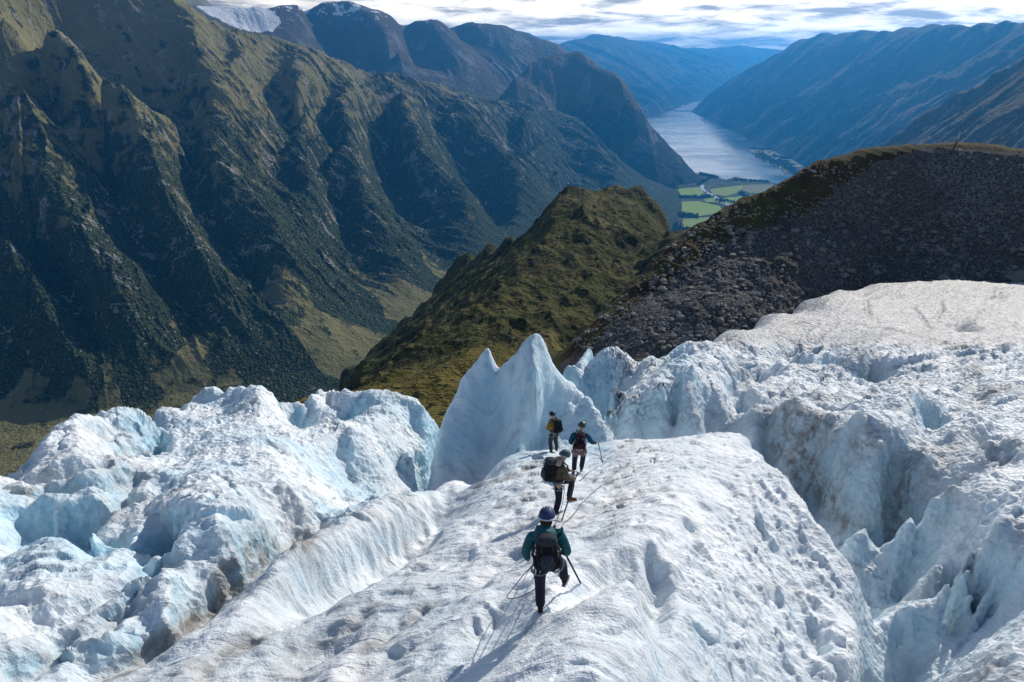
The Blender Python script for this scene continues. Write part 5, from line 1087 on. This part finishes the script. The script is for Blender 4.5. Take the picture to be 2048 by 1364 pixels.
    g = ground_at(1156, 951); blue = cloth('blue_shell', (0.012, 0.07, 0.13), (0.01, 0.05, 0.10)); h2 = Mat('dark_green_helmet', 0.4, 0.5); h2.color((0.02, 0.045, 0.04)); red = cloth('dark_red_nylon', (0.05, 0.008, 0.018), (0.015, 0.008, 0.012))
    r2, J2 = make_person(P2, dict(base, jacket=blue, trousers=navy2, boot=blackb, helmet=h2.m, rim=h2.m, harness=cloth('pale_harness', (0.45, 0.36, 0.33))), g, R(-6), person_scale(g, 848, 1.78), 'person in blue jacket holding an ice axe out to the right')
    shorts = [J2['pelvis'], J2['lhip'].lerp(J2['lkn'], .5), J2['rhip'].lerp(J2['rkn'], .5)]
    V, E = [], []; p0 = chain(V, E, [(*(J2['pelvis'] + Vector((0, 0, -.02))), .172, .15)])
    for sd in ('l', 'r'): chain(V, E, [(*J2[sd + 'hip'], .128), (*J2[sd + 'hip'].lerp(J2[sd + 'kn'], .3), .12), (*J2[sd + 'hip'].lerp(J2[sd + 'kn'], .62), .112)], p0)
    skin_mesh('overshorts', V, E, cloth('grey_shorts', (0.11, 0.12, 0.13), (0.22, 0.10, 0.10)), r2)
    make_pack(r2, J2, black, red, harness, 'small dark red rucksack worn by the person in the blue jacket', .27, .40, .16)
    # first climber, farthest down the ridge
    P1 = dict(pelvis=(0, 0, .95), chest=(-.02, .03, 1.30), neck=(-.03, .06, 1.49), head=(-.03, .11, 1.63), face=(0, 1, -.2),
              lsh=(-.2, .03, 1.40), lel=(-.26, .10, 1.12), lwr=(-.14, .28, 1.02), lhand=(-.10, .34, 1.02), lgrip=(0, .2, 1), rsh=(.18, .03, 1.40), rel=(.24, .10, 1.12), rwr=(.12, .28, 1.02), rhand=(.08, .34, 1.02), rgrip=(0, .2, 1),
              lhip=(-.10, 0, .91), lkn=(-.13, .10, .50), lan=(-.14, -.02, .10), ltoe=(-.17, .14, .015), rhip=(.10, 0, .91), rkn=(.13, .10, .51), ran=(.17, .05, .10), rtoe=(.2, .22, .02))
    g = ground_at(1108, 906); yel = cloth('mustard_shell', (0.26, 0.16, 0.012), (0.17, 0.10, 0.01)); blkh = Mat('black_cap', 0.6, 0.3); blkh.color((0.012, 0.012, 0.014))
    r1, J1 = make_person(P1, dict(base, jacket=yel, trousers=dk, boot=brownb, helmet=blkh.m, rim=blkh.m), g, R(32), person_scale(g, 826, 1.78), 'person in mustard yellow jacket and dark hat, farthest down the ridge', helmet=False)
    make_pack(r1, J1, black, black, dk, 'plain black rucksack worn by the person in the yellow jacket', .30, .46, .26)
    bpy.context.view_layer.update()
    def W(r, J, n, off=(0, 0, 0)): return r.matrix_basis @ (J[n] + Vector(off))
    h = W(r4, J4, 'rhand', (0, 0, .03)); t = ground_at(1162, 1168); ice_axe(h + (h - t).normalized() * .05, t, 'black shafted ice axe held low by the person in the teal jacket', metal, black)
    h = W(r2, J2, 'rhand'); t = ground_at(1206, 927); ice_axe(h + (h - t).normalized() * .06, t, 'steel ice axe held out by the person in the blue jacket', metal, cloth('grey_shaft', (.25, .25, .27)), 1.1)
    h = W(r3, J3, 'rhand'); t = ground_at(1122, 1046); ice_axe(h + (h - t).normalized() * .12, t, 'long ice axe planted by the person in the khaki jacket', metal, cloth('dark_shaft', (.06, .06, .08)))
    # ropes
    rp = Mat('rope_sheath', 0.9, 0.1); rp.color(rp.mix(rp.noise(60, 2), (0.10, 0.10, 0.12), (0.26, 0.22, 0.22)))
    def rope(pts, label, sag=True):
        P = []
        for a, b in zip(pts[:-1], pts[1:]):
            n = max(2, int((b - a).length / .12)); P += [a.lerp(b, k / n) for k in range(n)]
        P.append(pts[-1])
        for _ in range(3): P = [P[0]] + [(P[i - 1] + P[i] * 2 + P[i + 1]) / 4 for i in range(1, len(P) - 1)] + [P[-1]]
        for i, p in enumerate(P):
            p.z = max(p.z, ground_z(p.x, p.y) + .05) if 2 < i < len(P) - 3 else p.z
        tag(tube('rope', P, .0085, rp.m, seg=6), label, 'rope', 'climbing rope between the climbers')
    def G(a, b, up=.055): p = ground_at(a, b); p.z += up; return p
    rope([W(r1, J1, 'pelvis', (.1, .17, .05)), G(1122, 908), G(1160, 900, .02), G(1215, 920), G(1262, 931), G(1230, 948), G(1190, 985), G(1160, 1015), G(1140, 1040), G(1125, 1052), W(r4, J4, 'pelvis', (.10, .16, .05))], 'thin dark rope lying on the ice, bending wide to the right of the climbers')
    rope([W(r2, J2, 'pelvis', (0, .17, .05)), G(1120, 912), W(r1, J1, 'pelvis', (-.05, -.14, .05))], 'thin rope running between the yellow and the blue jacket')
    rope([W(r3, J3, 'pelvis', (0, .16, .05)), W(r3, J3, 'pelvis', (.03, .22, -.30)), G(1122, 1022), G(1116, 1040), W(r4, J4, 'pelvis', (0, .17, .08))], 'rope hanging from the waist of the person with a bent knee')
    a = W(r4, J4, 'pelvis', (-.17, -.05, .03)); rope([a, a.lerp(G(1012, 1198, .05), .35) + Vector((-.03, 0, -.02)), a.lerp(G(1012, 1198, .05), .75), G(1009, 1200, .03), G(1022, 1204), G(1048, 1199), G(1072, 1186, .1), W(r4, J4, 'lkn', (0, .09, -.1))], 'loose loop of rope trailing on the ice left of the teal jacket')
def person_scale(g, ytop, H):
    """size so that the helmet top is where it should be for someone standing at g"""
    lo, hi = .6, 1.5
    for _ in range(30):
        m = (lo + hi) / 2; v = proj(np.array([g.x]), np.array([g.y]), np.array([g.z + H * m]))[1][0]
        if v > ytop: lo = m
        else: hi = m
    print('PERSON scale', round(m, 3), 'at', tuple(round(c, 2) for c in g)); return m
def build_marker():
    """small pointed survey flag on the moraine crest"""
    M = Mat('faded_canvas', 0.9, 0.1); M.color(M.mix(M.noise(3), (0.40, 0.47, 0.50), (0.55, 0.6, 0.62))); st = Mat('cairn_stone', 0.9, 0.1); st.color(st.mix(st.noise(2), (0.18, 0.17, 0.16), (0.32, 0.3, 0.28)))
    d = ray(1914.5, 284); t = np.geomspace(120, 230, 400)[None]; X, Y = d[0] * t, d[1] * t; g = (d[2] * t - MORZ(X, Y))[0]; k = int(np.argmax(g < 0)); k = k if k else int(np.argmin(g)); P = Vector(d * t[0][k])
    e = bpy.data.objects.new('trail_marker', None); COL.objects.link(e); e.location = P; e.scale = (1.0,) * 3; tag(e, 'small pale pennant on a stone cairn at the top of the dark moraine', 'marker')
    bm = bmesh.new()
    for (x, y, z, s) in ((-.22, 0, .08, .24), (.2, .1, .08, .22), (0, -.15, .1, .22), (0, .05, .32, .19), (.02, 0, .5, .13)):
        r = bmesh.ops.create_icosphere(bm, subdivisions=2, radius=s, matrix=Matrix.Translation((x, y, z)))
        for v in r['verts']: v.co += Vector((math.sin(v.co.y * 19), math.cos(v.co.z * 17), math.sin(v.co.x * 23))) * s * .12
    me = bpy.data.meshes.new('cairn'); bm.to_mesh(me); bm.free(); me.materials.append(st.m); o = bpy.data.objects.new('cairn', me); COL.objects.link(o); o.parent = e
    tube('pole', [(0, 0, .3), (.02, 0, 1.2), (.08, 0, 2.35)], .03, st.m, e)
    V = [(-.16, -.03, .75), (.22, -.03, .72), (.26, -.03, 1.25), (.12, -.03, 2.2), (.04, -.03, 2.2), (-.14, -.03, 1.3)]; V += [(x, .03, z) for x, _, z in V]
    simple_mesh('pennant', V, [(0, 1, 2, 3, 4, 5), (11, 10, 9, 8, 7, 6)] + [(i, i + 6, (i + 1) % 6 + 6, (i + 1) % 6) for i in range(6)], M.m, e)
# ------------------------------------------------------------------ run
build_wall(); build_far(); build_valley(); build_houses(); build_knoll(); MORZ = build_moraine(); ICEZ = build_glacier()
build_people(); build_marker()
def haze():
    bm = bmesh.new(); bmesh.ops.create_cube(bm, size=1)
    me = bpy.data.meshes.new('haze'); bm.to_mesh(me); bm.free(); o = bpy.data.objects.new('haze', me); COL.objects.link(o)
    HT = 450; o.scale = (60000, 36000, HT + 902); o.location = (0, 11000, (HT - 902) / 2)
    m = bpy.data.materials.new('haze'); m.use_nodes = True; N = m.node_tree.nodes; N.clear(); out = N.new('ShaderNodeOutputMaterial'); v = N.new('ShaderNodeVolumePrincipled')
    v.inputs['Color'].default_value = (0.05, 0.36, 0.88, 1); v.inputs['Density'].default_value = 6.5e-5; v.inputs['Anisotropy'].default_value = 0.45
    m.node_tree.links.new(v.outputs[0], out.inputs['Volume']); me.materials.append(m); o['kind'] = 'stuff'; o['label'] = 'blue haze filling the air over the whole valley'; o['category'] = 'haze'
haze()
